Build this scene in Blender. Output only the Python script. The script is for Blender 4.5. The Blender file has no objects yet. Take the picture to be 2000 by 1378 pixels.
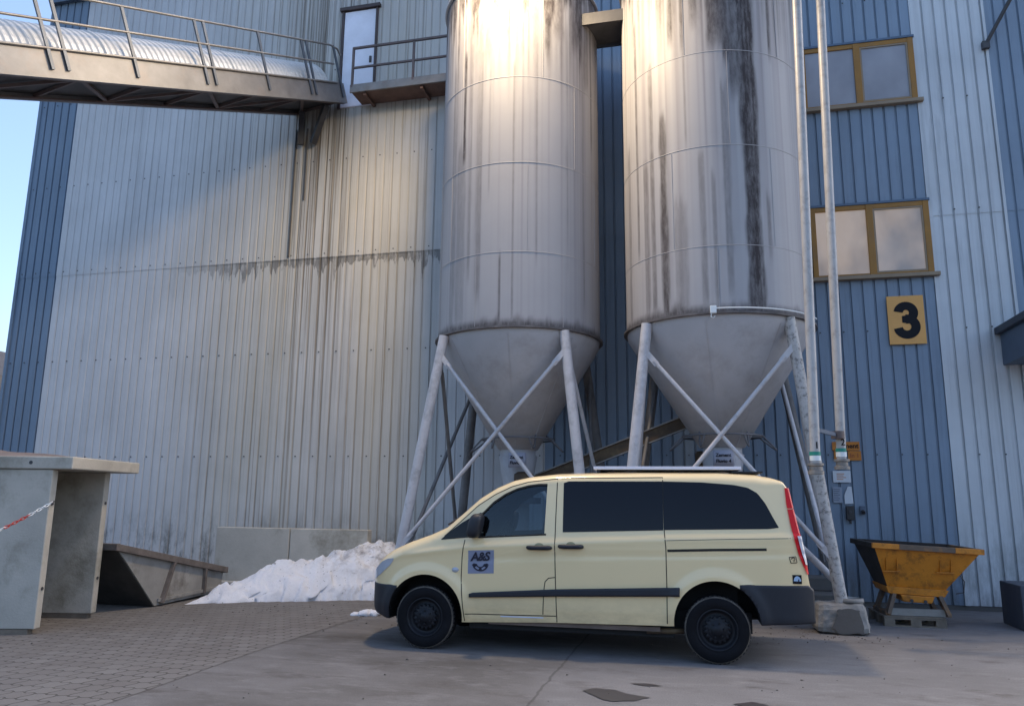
import bpy, bmesh, math, random
import numpy as np
from mathutils import Vector, Matrix, noise as mnoise
R = math.radians
random.seed(7)
SC = bpy.context.scene
COL = SC.collection

# ------------------------------------------------------------------ camera, sky, sun, exposure
cam_d = bpy.data.cameras.new("camera"); cam = bpy.data.objects.new("camera", cam_d); COL.objects.link(cam)
PITCH, ROLL, YAW, CAMH = R(10.77), R(0.62), R(13.75), 1.72
fw = Vector((-math.sin(YAW)*math.cos(PITCH), math.cos(YAW)*math.cos(PITCH), math.sin(PITCH)))
r0 = Vector((math.cos(YAW), math.sin(YAW), 0)); u0 = r0.cross(fw)
rt = r0*math.cos(ROLL)+u0*math.sin(ROLL); up = u0*math.cos(ROLL)-r0*math.sin(ROLL)
mw = Matrix((rt, up, -fw)).transposed().to_4x4(); mw.translation = (0, 0, CAMH)
cam.matrix_world = mw
cam_d.sensor_width = 36; cam_d.lens = 27; cam_d.clip_end = 2000
SC.camera = cam

SUN_EL, SUN_AZ = R(38), R(48)        # veiled evening sun, from the right and behind the hall
world = bpy.data.worlds.new("World"); SC.world = world; world.use_nodes = True
wn = world.node_tree; bg = wn.nodes["Background"]
sky = wn.nodes.new("ShaderNodeTexSky"); sky.sky_type = 'NISHITA'; sky.sun_disc = False
sky.sun_elevation = SUN_EL; sky.sun_rotation = SUN_AZ; sky.ozone_density = 2.6; sky.dust_density = 3.2; sky.air_density = 1.0
wn.links.new(sky.outputs[0], bg.inputs[0]); bg.inputs[1].default_value = 0.15
sun_d = bpy.data.lights.new("sun", 'SUN'); sun_d.energy = 0.5; sun_d.angle = R(40); sun_d.color = (1, .95, .88)
sun = bpy.data.objects.new("sun", sun_d); COL.objects.link(sun)
sdir = Vector((math.sin(SUN_AZ)*math.cos(SUN_EL), math.cos(SUN_AZ)*math.cos(SUN_EL), math.sin(SUN_EL)))
sun.rotation_euler = sdir.to_track_quat('Z', 'Y').to_euler()
SC.view_settings.view_transform = 'Standard'; SC.view_settings.look = 'None'
SC.view_settings.exposure = 1.4; SC.view_settings.gamma = 1; SC.view_settings.use_curve_mapping = False

# ------------------------------------------------------------------ helpers
def lin(r, g, b):
    f = lambda c: (c/255/12.92) if c/255 <= .04045 else ((c/255+.055)/1.055)**2.4
    return (f(r), f(g), f(b), 1)
def mul(c, k): return (min(1, c[0]*k), min(1, c[1]*k), min(1, c[2]*k), 1)
def sm(a, b, x):
    t = np.clip((np.asarray(x, float)-a)/(b-a), 0, 1); return t*t*(3-2*t)

class NT:
    def __init__(s, name):
        s.m = bpy.data.materials.new(name); s.m.use_nodes = True; s.t = s.m.node_tree
        s.b = s.t.nodes["Principled BSDF"]; s.out = s.t.nodes["Material Output"]
        s.tc = s.n("ShaderNodeTexCoord").outputs["Object"]
    def n(s, t, **k):
        x = s.t.nodes.new(t)
        for a, v in k.items(): setattr(x, a, v)
        return x
    def l(s, a, b): s.t.links.new(a, b)
    def mapped(s, scale, vec=None):
        m = s.n("ShaderNodeMapping"); m.inputs["Scale"].default_value = scale; s.l(vec or s.tc, m.inputs[0]); return m.outputs[0]
    def noise(s, scale=4, vec=None, detail=5, rough=.6):
        x = s.n("ShaderNodeTexNoise"); x.inputs["Scale"].default_value = scale; x.inputs["Detail"].default_value = detail
        x.inputs["Roughness"].default_value = rough; s.l(vec or s.tc, x.inputs["Vector"]); return x.outputs["Fac"]
    def ramp(s, fac, stops):
        x = s.n("ShaderNodeValToRGB"); e = x.color_ramp.elements
        while len(e) < len(stops): e.new(.5)
        for el, (p, v) in zip(e, stops):
            el.position = p; el.color = v if isinstance(v, tuple) else (v, v, v, 1)
        s.l(fac, x.inputs[0]); return x.outputs[0]
    def mix(s, fac, a, b, mode='MIX'):
        x = s.n("ShaderNodeMix", data_type='RGBA', blend_type=mode)
        for i, v in ((0, fac), (6, a), (7, b)):
            if i and isinstance(v, (float, int)): v = (v, v, v, 1)
            if isinstance(v, (tuple, float, int)): x.inputs[i].default_value = v
            else: s.l(v, x.inputs[i])
        return x.outputs[2]
    def math(s, op, a, b=0.0, clamp=False):
        x = s.n("ShaderNodeMath", operation=op); x.use_clamp = clamp
        for i, v in ((0, a), (1, b)):
            if isinstance(v, (float, int)): x.inputs[i].default_value = v
            else: s.l(v, x.inputs[i])
        return x.outputs[0]
    def step(s, v, a, b):
        x = s.n("ShaderNodeMapRange", interpolation_type='SMOOTHSTEP')
        s.l(v, x.inputs[0]); x.inputs[1].default_value = a; x.inputs[2].default_value = b; return x.outputs[0]
    def xyz(s):
        x = s.n("ShaderNodeSeparateXYZ"); s.l(s.tc, x.inputs[0]); return x.outputs
    def bump(s, h, strength=.3, dist=.02):
        x = s.n("ShaderNodeBump"); x.inputs["Strength"].default_value = strength; x.inputs["Distance"].default_value = dist
        s.l(h, x.inputs["Height"]); s.l(x.outputs[0], s.b.inputs["Normal"])
    def set(s, col=None, rough=None, metal=None, spec=None):
        for nme, v in (("Base Color", col), ("Roughness", rough), ("Metallic", metal), ("Specular IOR Level", spec)):
            if v is None: continue
            if isinstance(v, (tuple, float, int)): s.b.inputs[nme].default_value = v
            else: s.l(v, s.b.inputs[nme])
        return s

def mat(name, col, rough=.6, metal=0.0, var=.18, scale=3, bump=.15, bscale=60, dirt=None, dirt_amt=.5, dirt_scale=2.0, streak=False, spec=.5, bd=.01):
    k = NT(name)
    c = k.mix(k.ramp(k.noise(scale), [(.3, 0.0), (.7, 1.0)]), mul(col, 1-var), mul(col, 1+var))
    if dirt:
        v = k.mapped((9, 9, .5)) if streak else k.tc
        d = k.ramp(k.noise(dirt_scale, v, 8, .7), [(.5, 0.0), (.72, 1.0)])
        c = k.mix(k.math('MULTIPLY', d, dirt_amt), c, dirt)
    k.set(c, rough, metal, spec)
    if bump: k.bump(k.noise(bscale, detail=4), bump, bd)
    return k.m

class MB:
    def __init__(s): s.v = []; s.f = []; s.sm = []
    def add(s, vs, fs, smooth=False):
        o = len(s.v); s.v += [tuple(p) for p in vs]; s.f += [tuple(i+o for i in f) for f in fs]; s.sm += [smooth]*len(fs); return s
    def box(s, a, b, M=None):
        x0, y0, z0 = a; x1, y1, z1 = b
        vs = [Vector(p) for p in ((x0,y0,z0),(x1,y0,z0),(x1,y1,z0),(x0,y1,z0),(x0,y0,z1),(x1,y0,z1),(x1,y1,z1),(x0,y1,z1))]
        if M: vs = [M @ p for p in vs]
        return s.add(vs, [(0,3,2,1),(4,5,6,7),(0,1,5,4),(1,2,6,5),(2,3,7,6),(3,0,4,7)])
    def hull8(s, vs): return s.add(vs, [(0,3,2,1),(4,5,6,7),(0,1,5,4),(1,2,6,5),(2,3,7,6),(3,0,4,7)])
    def bar(s, p0, p1, w, h=None, upv=(0, 0, 1)):
        p0, p1 = Vector(p0), Vector(p1); h = h or w; d = (p1-p0).normalized(); upv = Vector(upv)
        if abs(d.dot(upv)) > .98: upv = Vector((1, 0, 0))
        sd = d.cross(upv).normalized()*w/2; u = sd.cross(d).normalized()*h/2
        return s.hull8([p0-sd-u, p0+sd-u, p1+sd-u, p1-sd-u, p0-sd+u, p0+sd+u, p1+sd+u, p1-sd+u])
    def tube(s, pts, r, n=10, caps=True):
        pts = [Vector(p) for p in pts]; rs = r if isinstance(r, (list, tuple)) else [r]*len(pts)
        prev = None; vs = []
        for i, p in enumerate(pts):
            d = ((pts[min(i+1, len(pts)-1)]-pts[max(i-1, 0)])).normalized()
            if prev is None: a = d.orthogonal().normalized()
            else: a = (prev-d*prev.dot(d)).normalized()
            prev = a; b = d.cross(a)
            vs += [p+(a*math.cos(t)+b*math.sin(t))*rs[i] for t in [2*math.pi*k/n for k in range(n)]]
        fs = [(i*n+k, i*n+(k+1) % n, (i+1)*n+(k+1) % n, (i+1)*n+k) for i in range(len(pts)-1) for k in range(n)]
        s.add(vs, fs, True)
        if caps:
            s.add(vs[:n], [tuple(range(n))[::-1]]); s.add(vs[-n:], [tuple(range(n))])
        return s
    def prism(s, poly, y0, y1, M=None):           # poly in (x,z), extruded along y
        n = len(poly); vs = [Vector((x, y0, z)) for x, z in poly]+[Vector((x, y1, z)) for x, z in poly]
        if M: vs = [M @ p for p in vs]
        return s.add(vs, [tuple(range(n)), tuple(range(2*n-1, n-1, -1))]+[((i+1) % n, i, i+n, (i+1) % n+n) for i in range(n)])
    def lathe(s, prof, n=48, M=None, axis='Z', smooth=True):   # prof (r, h)
        vs = []
        for r, h in prof:
            for k in range(n):
                t = 2*math.pi*k/n
                p = Vector((r*math.cos(t), r*math.sin(t), h)) if axis == 'Z' else Vector((r*math.cos(t), h, r*math.sin(t)))
                vs.append(M @ p if M else p)
        fs = [(i*n+k, i*n+(k+1) % n, (i+1)*n+(k+1) % n, (i+1)*n+k) for i in range(len(prof)-1) for k in range(n)]
        return s.add(vs, fs, smooth)
    def grid(s, fn, nu, nv, smooth=True):
        vs = [fn(i, j) for i in range(nu) for j in range(nv)]
        return s.add(vs, [(i*nv+j, (i+1)*nv+j, (i+1)*nv+j+1, i*nv+j+1) for i in range(nu-1) for j in range(nv-1)], smooth)
    def build(s, name, m, parent=None, bevel=0, fix=True, solid=0):
        me = bpy.data.meshes.new(name); me.from_pydata([tuple(p) for p in s.v], [], s.f)
        me.polygons.foreach_set("use_smooth", s.sm)
        if fix:
            bm = bmesh.new(); bm.from_mesh(me); bmesh.ops.recalc_face_normals(bm, faces=bm.faces); bm.to_mesh(me); bm.free()
        me.update()
        o = bpy.data.objects.new(name, me); COL.objects.link(o)
        if m: me.materials.append(m)
        if parent: o.parent = parent
        if solid:
            md = o.modifiers.new("solid", 'SOLIDIFY'); md.thickness = solid; md.offset = 0
        if bevel:
            md = o.modifiers.new("bevel", 'BEVEL'); md.width = bevel; md.segments = 2; md.limit_method = 'ANGLE'
        return o

def tag(o, label, cat, group=None):
    o["label"] = label; o["category"] = cat
    if group: o["group"] = group
    return o
def thing(name, label, cat, loc=(0, 0, 0), rz=0, group=None):
    o = bpy.data.objects.new(name, None); COL.objects.link(o); o.location = loc; o.rotation_euler = (0, 0, rz); o.empty_display_size = .2
    return tag(o, label, cat, group)
def struct(o, kind="structure"):
    o["kind"] = kind; return o
def text_mesh(name, txt, size, m, parent=None, M=None, bold=0.0, shear=0.0, align='CENTER', depth=.001, space=1.0):
    cu = bpy.data.curves.new(name, 'FONT'); cu.body = txt; cu.size = size; cu.align_x = align; cu.align_y = 'CENTER'
    cu.offset = bold; cu.shear = shear; cu.extrude = depth; cu.resolution_u = 3; cu.space_character = space
    t = bpy.data.objects.new(name+"_tmp", cu); COL.objects.link(t)
    bpy.context.view_layer.update()
    me = bpy.data.meshes.new_from_object(t.evaluated_get(bpy.context.evaluated_depsgraph_get()))
    bpy.data.objects.remove(t); bpy.data.curves.remove(cu)
    me.name = name; me.materials.clear(); me.materials.append(m)
    if M: me.transform(M)
    o = bpy.data.objects.new(name, me); COL.objects.link(o)
    if parent: o.parent = parent
    return o
XZ = Matrix.Rotation(R(90), 4, 'X')               # text standing in the XZ plane, readable from -Y
def cut(o, cutter, m=None):
    if m: cutter.data.materials.clear(); cutter.data.materials.append(m)
    md = o.modifiers.new("cut", 'BOOLEAN'); md.operation = 'DIFFERENCE'; md.object = cutter; md.solver = 'EXACT'; md.material_mode = 'TRANSFER'
    bpy.context.view_layer.update()
    me = bpy.data.meshes.new_from_object(o.evaluated_get(bpy.context.evaluated_depsgraph_get()), preserve_all_data_layers=True, depsgraph=bpy.context.evaluated_depsgraph_get())
    o.modifiers.clear(); o.data = me; bpy.data.objects.remove(cutter)

# ------------------------------------------------------------------ materials
def wall_mat(name, col, stains_tint):
    k = NT(name); X, Y, Z = k.xyz()
    c = k.mix(k.ramp(k.noise(.7), [(.3, 0.0), (.7, 1.0)]), mul(col, .9), mul(col, 1.08))
    sheet = k.math('FRACT', k.math('MULTIPLY', X, 1/1.0))
    wn_ = k.n("ShaderNodeTexWhiteNoise", noise_dimensions='1D'); k.l(k.math('FLOOR', X), wn_.inputs["W"])
    c = k.mix(k.math('MULTIPLY', wn_.outputs[0], .12), c, mul(col, .6))
    fine = k.ramp(k.noise(1.0, k.mapped((14, 1, .25)), 6, .7), [(.48, 0.0), (.75, 1.0)])
    c = k.mix(k.math('MULTIPLY', fine, .22), c, lin(92, 90, 88))
    rec = k.step(Y, 14.604, 14.614) if stains_tint else k.step(Y, 14.608, 14.624)                 # grime that sits in the grooves of the sheeting
    gr = k.ramp(k.noise(1.0, k.mapped((5, 1, .18)), 6, .7), [(.35, .15), (.7, 1.0)])
    if stains_tint:
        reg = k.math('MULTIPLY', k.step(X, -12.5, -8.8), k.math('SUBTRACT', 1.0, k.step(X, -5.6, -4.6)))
        c = k.mix(k.math('MULTIPLY', rec, k.math('MULTIPLY', gr, k.math('ADD', .12, k.math('MULTIPLY', reg, .55)))), c, lin(52, 46, 40))
        drip = k.ramp(k.noise(1.0, k.mapped((15, 1, .10)), 7, .75), [(.56, 0.0), (.68, 1.0)])
        c = k.mix(k.math('MULTIPLY', k.ramp(k.noise(.8, k.mapped((1, 1, .25))), [(.3, .2), (.7, 1.0)]), k.math('MULTIPLY', reg, .38)), c, lin(172, 160, 126))  # broad cream tint over the wall's middle, put into the colour
        c = k.mix(k.math('MULTIPLY', drip, k.math('MULTIPLY', reg, .75)), c, lin(104, 88, 66))
        reg2 = k.math('MULTIPLY', k.step(X, -9.3, -8.4), k.math('SUBTRACT', 1.0, k.step(X, -7.6, -6.9)))
        reg2 = k.math('MULTIPLY', reg2, k.step(Z, 1.5, 7.5))
        d2 = k.ramp(k.noise(1.0, k.mapped((16, 1, .12)), 7, .75), [(.47, 0.0), (.6, 1.0)])
        c = k.mix(k.math('MULTIPLY', d2, k.math('MULTIPLY', reg2, .75)), c, lin(78, 64, 44))
        # soot along the sheet joint with short drips
        jit = k.noise(1.0, k.mapped((6, 1, .4)), 4, .7)
        zz = k.math('SUBTRACT', 6.80, Z)
        depth = k.math('ADD', .045, k.math('MULTIPLY', k.math('POWER', jit, 5.0), 3.4))
        js = k.math('MULTIPLY', k.math('LESS_THAN', zz, depth), k.math('GREATER_THAN', zz, -.05))
        js = k.math('MULTIPLY', js, k.math('MULTIPLY', k.step(X, -12.0, -9.5), .6))
        js = k.math('MULTIPLY', js, k.ramp(k.noise(1.0, k.mapped((11, 1, 2.5)), 6, .7), [(.36, 0.0), (.52, 1.0)]))
        c = k.mix(js, c, lin(42, 38, 36))
        low = k.math('MULTIPLY', k.math('SUBTRACT', 1.0, k.step(Z, .3, 1.7)), k.ramp(k.noise(1.2, k.mapped((2.2, 1, .8)), 8, .75), [(.46, 0.0), (.6, 1.0)]))
        c = k.mix(k.math('MULTIPLY', low, .85), c, lin(60, 60, 50))
    else:
        c = k.mix(k.math('MULTIPLY', rec, k.math('MULTIPLY', gr, .5)), c, mul(col, .35))
        sc = k.ramp(k.noise(1.0, k.mapped((8, 1, .5)), 7, .7), [(.56, 0.0), (.66, 1.0)])
        c = k.mix(k.math('MULTIPLY', sc, .25), c, mul(col, .45))
        low = k.math('MULTIPLY', k.math('SUBTRACT', 1.0, k.step(Z, .1, 2.0)), k.ramp(k.noise(1.2, k.mapped((3, 1, .7)), 8, .75), [(.42, 0.0), (.62, 1.0)]))
        c = k.mix(k.math('MULTIPLY', low, .6), c, lin(84, 84, 78))
    k.set(c, .48, 0.0, .4)
    k.bump(k.noise(2.5, detail=3), .12, .02)
    return k.m
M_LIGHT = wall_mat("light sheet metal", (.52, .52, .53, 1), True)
M_COLUMN = wall_mat("pale blue sheet metal", (.54, .57, .60, 1), False)
M_BLUE = wall_mat("blue sheet metal", (.21, .275, .36, 1), False)
M_NAVY = wall_mat("dark blue sheet metal", (.145, .205, .285, 1), False)

def silo_mat():
    k = NT("silo paint")
    a = k.n("ShaderNodeAttribute", attribute_name="grime_shadow").outputs["Fac"]
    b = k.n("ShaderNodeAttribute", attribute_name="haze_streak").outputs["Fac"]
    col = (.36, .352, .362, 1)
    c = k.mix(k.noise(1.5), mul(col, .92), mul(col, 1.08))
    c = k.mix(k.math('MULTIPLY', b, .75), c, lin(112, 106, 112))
    f = k.math('MULTIPLY', k.math('MULTIPLY', a, 1.3), k.ramp(k.noise(14, k.mapped((1, 1, .25)), 8, .75), [(.25, .45), (.6, 1.0)]), True)
    c = k.mix(f, c, lin(52, 46, 48))
    k.set(c, k.ramp(a, [(0, .5), (1, .75)]), 0.0, .4)
    k.bump(k.noise(1.2, detail=2), .06, .05)
    return k.m
M_SILO = silo_mat()
M_SILOLOW = mat("silo cone paint", (.39, .385, .40, 1), .5, var=.1, scale=1.2, bump=.05, bscale=4, dirt=lin(112, 104, 98), dirt_amt=.4, dirt_scale=1.6)
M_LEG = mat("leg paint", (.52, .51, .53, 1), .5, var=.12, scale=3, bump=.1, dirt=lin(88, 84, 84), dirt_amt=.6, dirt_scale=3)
M_LEGDARK = mat("dark leg paint", (.13, .125, .125, 1), .65, var=.3, scale=3, bump=.15, dirt=lin(130, 125, 122), dirt_amt=.6, dirt_scale=2.5)  # much darker leg paint, for the back legs and some braces
M_SPECK = mat("peeling leg paint", (.44, .43, .42, 1), .6, var=.1, dirt=lin(40, 34, 30), dirt_amt=.95, dirt_scale=16)
M_FLANGE = mat("sooty flange steel", (.10, .09, .09, 1), .6, var=.3, scale=6, dirt=lin(140, 135, 132), dirt_amt=.5, dirt_scale=5)
M_DARKSTEEL = mat("dark steel", (.045, .045, .05, 1), .55, var=.3)
M_RAIL = mat("galvanised rail", (.20, .19, .18, 1), .45, .3, var=.2, dirt=lin(110, 84, 66), dirt_amt=.4, dirt_scale=4)
M_RUSTRAIL = mat("rusty rail", (.13, .10, .095, 1), .6, .2, var=.25, dirt=lin(96, 60, 44), dirt_amt=.5, dirt_scale=6)
M_POST = mat("blue grey post", (.085, .10, .125, 1), .5, .2, var=.2)
M_BEAM = mat("galvanised beam", (.165, .162, .165, 1), .5, .15, var=.24, scale=2.6, bump=.05, dirt=lin(124, 110, 102), dirt_amt=.6, dirt_scale=2.0)
M_CORR = mat("corrugated cover", (.50, .50, .49, 1), .38, .15, var=.06, bump=.03)
M_UNDER = mat("underside sheet", (.07, .07, .075, 1), .7, var=.3)
M_RUSTUNDER = mat("rusty underside", (.16, .095, .075, 1), .75, var=.25, dirt=lin(70, 56, 52), dirt_amt=.6)
M_PIPE = mat("white filling pipe", (.40, .39, .385, 1), .42, var=.07, bump=.03, dirt=lin(90, 76, 66), dirt_amt=.5, dirt_scale=7, streak=False)
M_YFRAME = mat("ochre window frame", lin(150, 104, 30), .5, var=.12, dirt=lin(110, 92, 70), dirt_amt=.4)
M_SILL = mat("sill", lin(140, 122, 100), .55, var=.1)
M_ORANGE = mat("yellow skip paint", lin(196, 124, 34), .5, var=.14, scale=4, bump=.2, bscale=25, dirt=lin(58, 42, 30), dirt_amt=.85, dirt_scale=6, bd=.006)
M_ORANGEWORN = mat("worn rim", lin(104, 88, 74), .6, var=.25, dirt=lin(176, 116, 30), dirt_amt=.9, dirt_scale=3)
M_SKIPIN = mat("dark cement brown", lin(52, 46, 43), .85, var=.3, bump=.5, bscale=18)
M_SIGN = mat("orange sign", lin(214, 158, 84), .45, var=.05, bump=0)
M_SIGNO = mat("small orange sign", lin(186, 112, 20), .45, var=.08, bump=0)
M_BLACK = mat("black lettering", (.008, .008, .011, 1), .6, var=.1, bump=0, spec=.2)
M_RED = mat("faded red lettering", lin(150, 72, 20), .5, var=.1, bump=0)
M_PAPER = mat("paper", lin(205, 210, 216), .6, var=.06, bump=.1, bscale=8)
M_PAPERG = mat("sheeted paper", lin(140, 150, 166), .35, var=.1, bump=.2, bscale=8)
M_PRINT = mat("grey print", lin(96, 104, 120), .6, bump=0)
M_WHITE = mat("white label", lin(214, 220, 222), .5, var=.04, bump=0)
M_GREEN = mat("green label", lin(24, 128, 112), .5, var=.06, bump=0)
M_GREYSIGN = mat("grey placard", lin(150, 152, 166), .5, var=.06, bump=0)
M_CONC = mat("precast concrete", (.44, .41, .355, 1), .85, var=.16, scale=1.3, bump=.35, bscale=30, dirt=lin(98, 94, 74), dirt_amt=.8, dirt_scale=1.0)
M_CONCD = mat("dark concrete", (.11, .105, .10, 1), .85, var=.2, scale=2, bump=.3, bscale=30, dirt=lin(70, 66, 60), dirt_amt=.5)
M_CONCW = mat("whitish concrete", (.25, .24, .225, 1), .85, var=.2, scale=4, bump=.5, bscale=22, dirt=lin(92, 86, 80), dirt_amt=.7, dirt_scale=3)
M_DIRT = mat("dirt", lin(122, 108, 100), .95, var=.2, bump=.6, bscale=25)
M_GREYSKIP = mat("cement-caked skip steel", (.30, .285, .26, 1), .75, var=.2, scale=2, bump=.3, bscale=24, dirt=lin(76, 66, 56), dirt_amt=.7, dirt_scale=2.5)
M_SKIPRIM = mat("caked rim", (.15, .125, .11, 1), .85, var=.3, scale=5, bump=.5, bscale=25)
M_SKIPSHADE = mat("shaded skip underside", (.055, .05, .045, 1), .85, var=.3, bump=.3)  # shadow on the sloped end is put into this dark colour
M_WOOD = mat("grey pallet wood", lin(116, 106, 94), .8, var=.2, scale=6, bump=.3, bscale=40, dirt=lin(70, 62, 54), dirt_amt=.5)
M_BOXG = mat("grey painted box", lin(58, 66, 78), .6, var=.1, dirt=lin(96, 96, 92), dirt_amt=.4)
M_HOSE = mat("grey hose", (.12, .12, .13, 1), .5, var=.2)
M_RUSTY = mat("rusty conveyor casing", lin(74, 58, 42), .7, var=.3, dirt=lin(112, 96, 66), dirt_amt=.7, dirt_scale=4)
M_CHAINW = mat("white plastic chain", (.75, .75, .73, 1), .45, bump=0)
M_CHAINR = mat("red plastic chain", (.55, .05, .03, 1), .45, bump=0)
M_SWITCH = mat("dark switch box", (.03, .028, .03, 1), .5, var=.2)
M_SOCKET = mat("blue grey socket", (.09, .12, .17, 1), .5, var=.15)
M_DOORW = mat("white door leaf", lin(222, 224, 236), .5, var=.12, scale=1.5, bump=.02)
M_DOORF = mat("brown door frame", lin(70, 58, 56), .6, var=.2)
M_GUTTER = mat("roof gutter", (.09, .13, .19, 1), .5, .2, var=.1)

def snow_mat():
    k = NT("dirty snow"); X, Y, Z = k.xyz()
    d = k.ramp(k.noise(3.2, detail=8, rough=.75), [(.44, 0.0), (.62, 1.0)])
    reg = k.math('MULTIPLY', k.step(X, -7.2, -5.8), k.step(Z, .25, .8))
    c = k.mix(k.math('MULTIPLY', d, k.math('ADD', .08, k.math('MULTIPLY', reg, .75))), (.70, .71, .75, 1), lin(96, 88, 86))
    sp = k.ramp(k.noise(22, detail=3), [(.66, 0.0), (.7, 1.0)])
    c = k.mix(k.math('MULTIPLY', sp, .7), c, lin(60, 54, 52))
    k.set(c, .7); k.bump(k.noise(9, detail=6), .5, .04)
    k.b.inputs["Subsurface Weight"].default_value = .15; k.b.inputs["Subsurface Radius"].default_value = (.05, .06, .08)
    return k.m
M_SNOW = snow_mat()

def ground_mat():
    k = NT("worn concrete"); X, Y, Z = k.xyz()
    n1 = k.ramp(k.noise(.55, k.mapped((1, 1.6, 1)), 8, .62), [(.34, 0.0), (.66, 1.0)])
    c = k.mix(n1, lin(88, 84, 81), lin(120, 117, 116))
    c = k.mix(k.math('MULTIPLY', k.step(X, -1.9, -1.2), .38), c, lin(132, 130, 132))
    st = k.ramp(k.noise(1.1, k.mapped((1, 2.2, 1)), 8, .68), [(.55, 0.0), (.70, 1.0)])
    c = k.mix(k.math('MULTIPLY', st, .75), c, lin(72, 64, 60))
    du = k.ramp(k.noise(2.2, k.mapped((1, 2.4, 1)), 8, .7), [(.52, 0.0), (.72, 1.0)])
    c = k.mix(k.math('MULTIPLY', du, .5), c, lin(146, 144, 143))
    wet = k.ramp(k.noise(.9, k.mapped((1.0, 3.0, 1)), 7, .7), [(.60, 0.0), (.68, 1.0)])
    c = k.mix(k.math('MULTIPLY', wet, .5), c, lin(66, 59, 56))
    grit = k.ramp(k.noise(70, detail=3), [(.36, 0.0), (.62, 1.0)])
    c = k.mix(k.math('MULTIPLY', grit, .32), c, lin(60, 58, 56))
    jx = k.math('ABSOLUTE', k.math('ADD', X, k.math('ADD', 1.5, k.math('MULTIPLY', k.math('SUBTRACT', k.noise(3), .5), .08))))
    joint = k.math('SUBTRACT', 1.0, k.step(jx, .006, .02))
    c = k.mix(k.math('MULTIPLY', joint, .6), c, lin(62, 58, 56))
    k.set(c, k.mix(wet, .82, .5)); k.bump(k.noise(38, detail=6, rough=.7), .35, .012)
    return k.m
def paving_mat():
    k = NT("interlocking pavers"); X, Y, Z = k.xyz()
    # wavy interlocking joints: shift the rows by a zig-zag
    px = k.math('ADD', X, k.math('MULTIPLY', k.math('SINE', k.math('MULTIPLY', Y, 2*math.pi/.2)), .014))
    py = k.math('ADD', Y, k.math('MULTIPLY', k.math('SINE', k.math('MULTIPLY', X, 2*math.pi/.115)), .014))
    cv = k.n("ShaderNodeCombineXYZ"); k.l(px, cv.inputs[0]); k.l(py, cv.inputs[1])
    br = k.n("ShaderNodeTexBrick"); k.l(cv.outputs[0], br.inputs["Vector"])
    br.inputs["Scale"].default_value = 1; br.inputs["Brick Width"].default_value = .23; br.inputs["Row Height"].default_value = .2
    br.inputs["Mortar Size"].default_value = .011; br.inputs["Mortar Smooth"].default_value = .4; br.inputs["Bias"].default_value = -.1
    br.inputs["Color1"].default_value = lin(106, 102, 99); br.inputs["Color2"].default_value = lin(122, 119, 116); br.inputs["Mortar"].default_value = lin(56, 52, 48)
    n1 = k.ramp(k.noise(.5, detail=8), [(.35, 0.0), (.65, 1.0)])
    c = k.mix(k.math('MULTIPLY', n1, .45), br.outputs["Color"], lin(100, 93, 88))
    du = k.ramp(k.noise(.9, detail=8, rough=.7), [(.46, 0.0), (.66, 1.0)])   # dust that fills the joints in places
    far = k.math('ADD', k.math('MULTIPLY', du, .55), k.math('MULTIPLY', k.step(Y, 8.5, 11.5), .3), True)
    c = k.mix(far, c, lin(112, 108, 104))
    mud = k.ramp(k.noise(1.6, detail=7, rough=.7), [(.58, 0.0), (.72, 1.0)])
    c = k.mix(k.math('MULTIPLY', mud, .45), c, lin(80, 72, 66))
    k.set(c, .85)
    h = k.math('ADD', k.math('MULTIPLY', br.outputs["Fac"], -.8), k.math('MULTIPLY', k.noise(60, detail=4), .35))
    k.bump(h, .6, .012)
    return k.m

# ------------------------------------------------------------------ ground, hill
g = MB().add([(-300, -300, 0), (300, -300, 0), (300, 300, 0), (-300, 300, 0)], [(0, 1, 2, 3)]).build("concrete_yard", ground_mat()); struct(g)
pv = MB()
xe = lambda y: -4.93+.03*math.sin(y*1.3)
ys = [-10+.5*i for i in range(52)]
pv.add([(-60, y, .004) for y in ys]+[(xe(y), y, .004) for y in ys], [(i, i+len(ys), i+len(ys)+1, i+1) for i in range(len(ys)-1)])
struct(pv.build("paving", paving_mat()))
M_PUDDLE = NT("damp patch").set(lin(70, 65, 66), .33).m
def puddle(pts):
    c = Vector((sum(p[0] for p in pts)/len(pts), sum(p[1] for p in pts)/len(pts), .006)); vs = [c]; n = 64
    for i in range(n):
        t = i/n*len(pts); a, b = pts[int(t) % len(pts)], pts[(int(t)+1) % len(pts)]; f = t-int(t); f = f*f*(3-2*f)
        p = Vector((a[0]+(b[0]-a[0])*f, a[1]+(b[1]-a[1])*f, .006)); p += (p-c)*(.14*mnoise.noise(p*9)); p.z = .006
        vs.append(p)
    struct(MB().add(vs, [(0, 1+i, 1+(i+1) % n) for i in range(n)]).build("puddle", M_PUDDLE))
puddle([(-1.12, 7.45), (-1.0, 7.58), (-.84, 7.56), (-.7, 7.44), (-.52, 7.36), (-.62, 7.22), (-.82, 7.12), (-.95, 7.22)])
puddle([(.2, 7.34), (.37, 7.46), (.52, 7.37), (.45, 7.25), (.3, 7.27)])
puddle([(-.72, 7.86), (-.55, 7.9), (-.42, 7.84), (-.57, 7.79)])
M_CHIP = mat("gravel chip", lin(96, 90, 86), .9, var=.3, scale=9, bump=0)
mb = MB(); rnd = random.Random(5)
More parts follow.
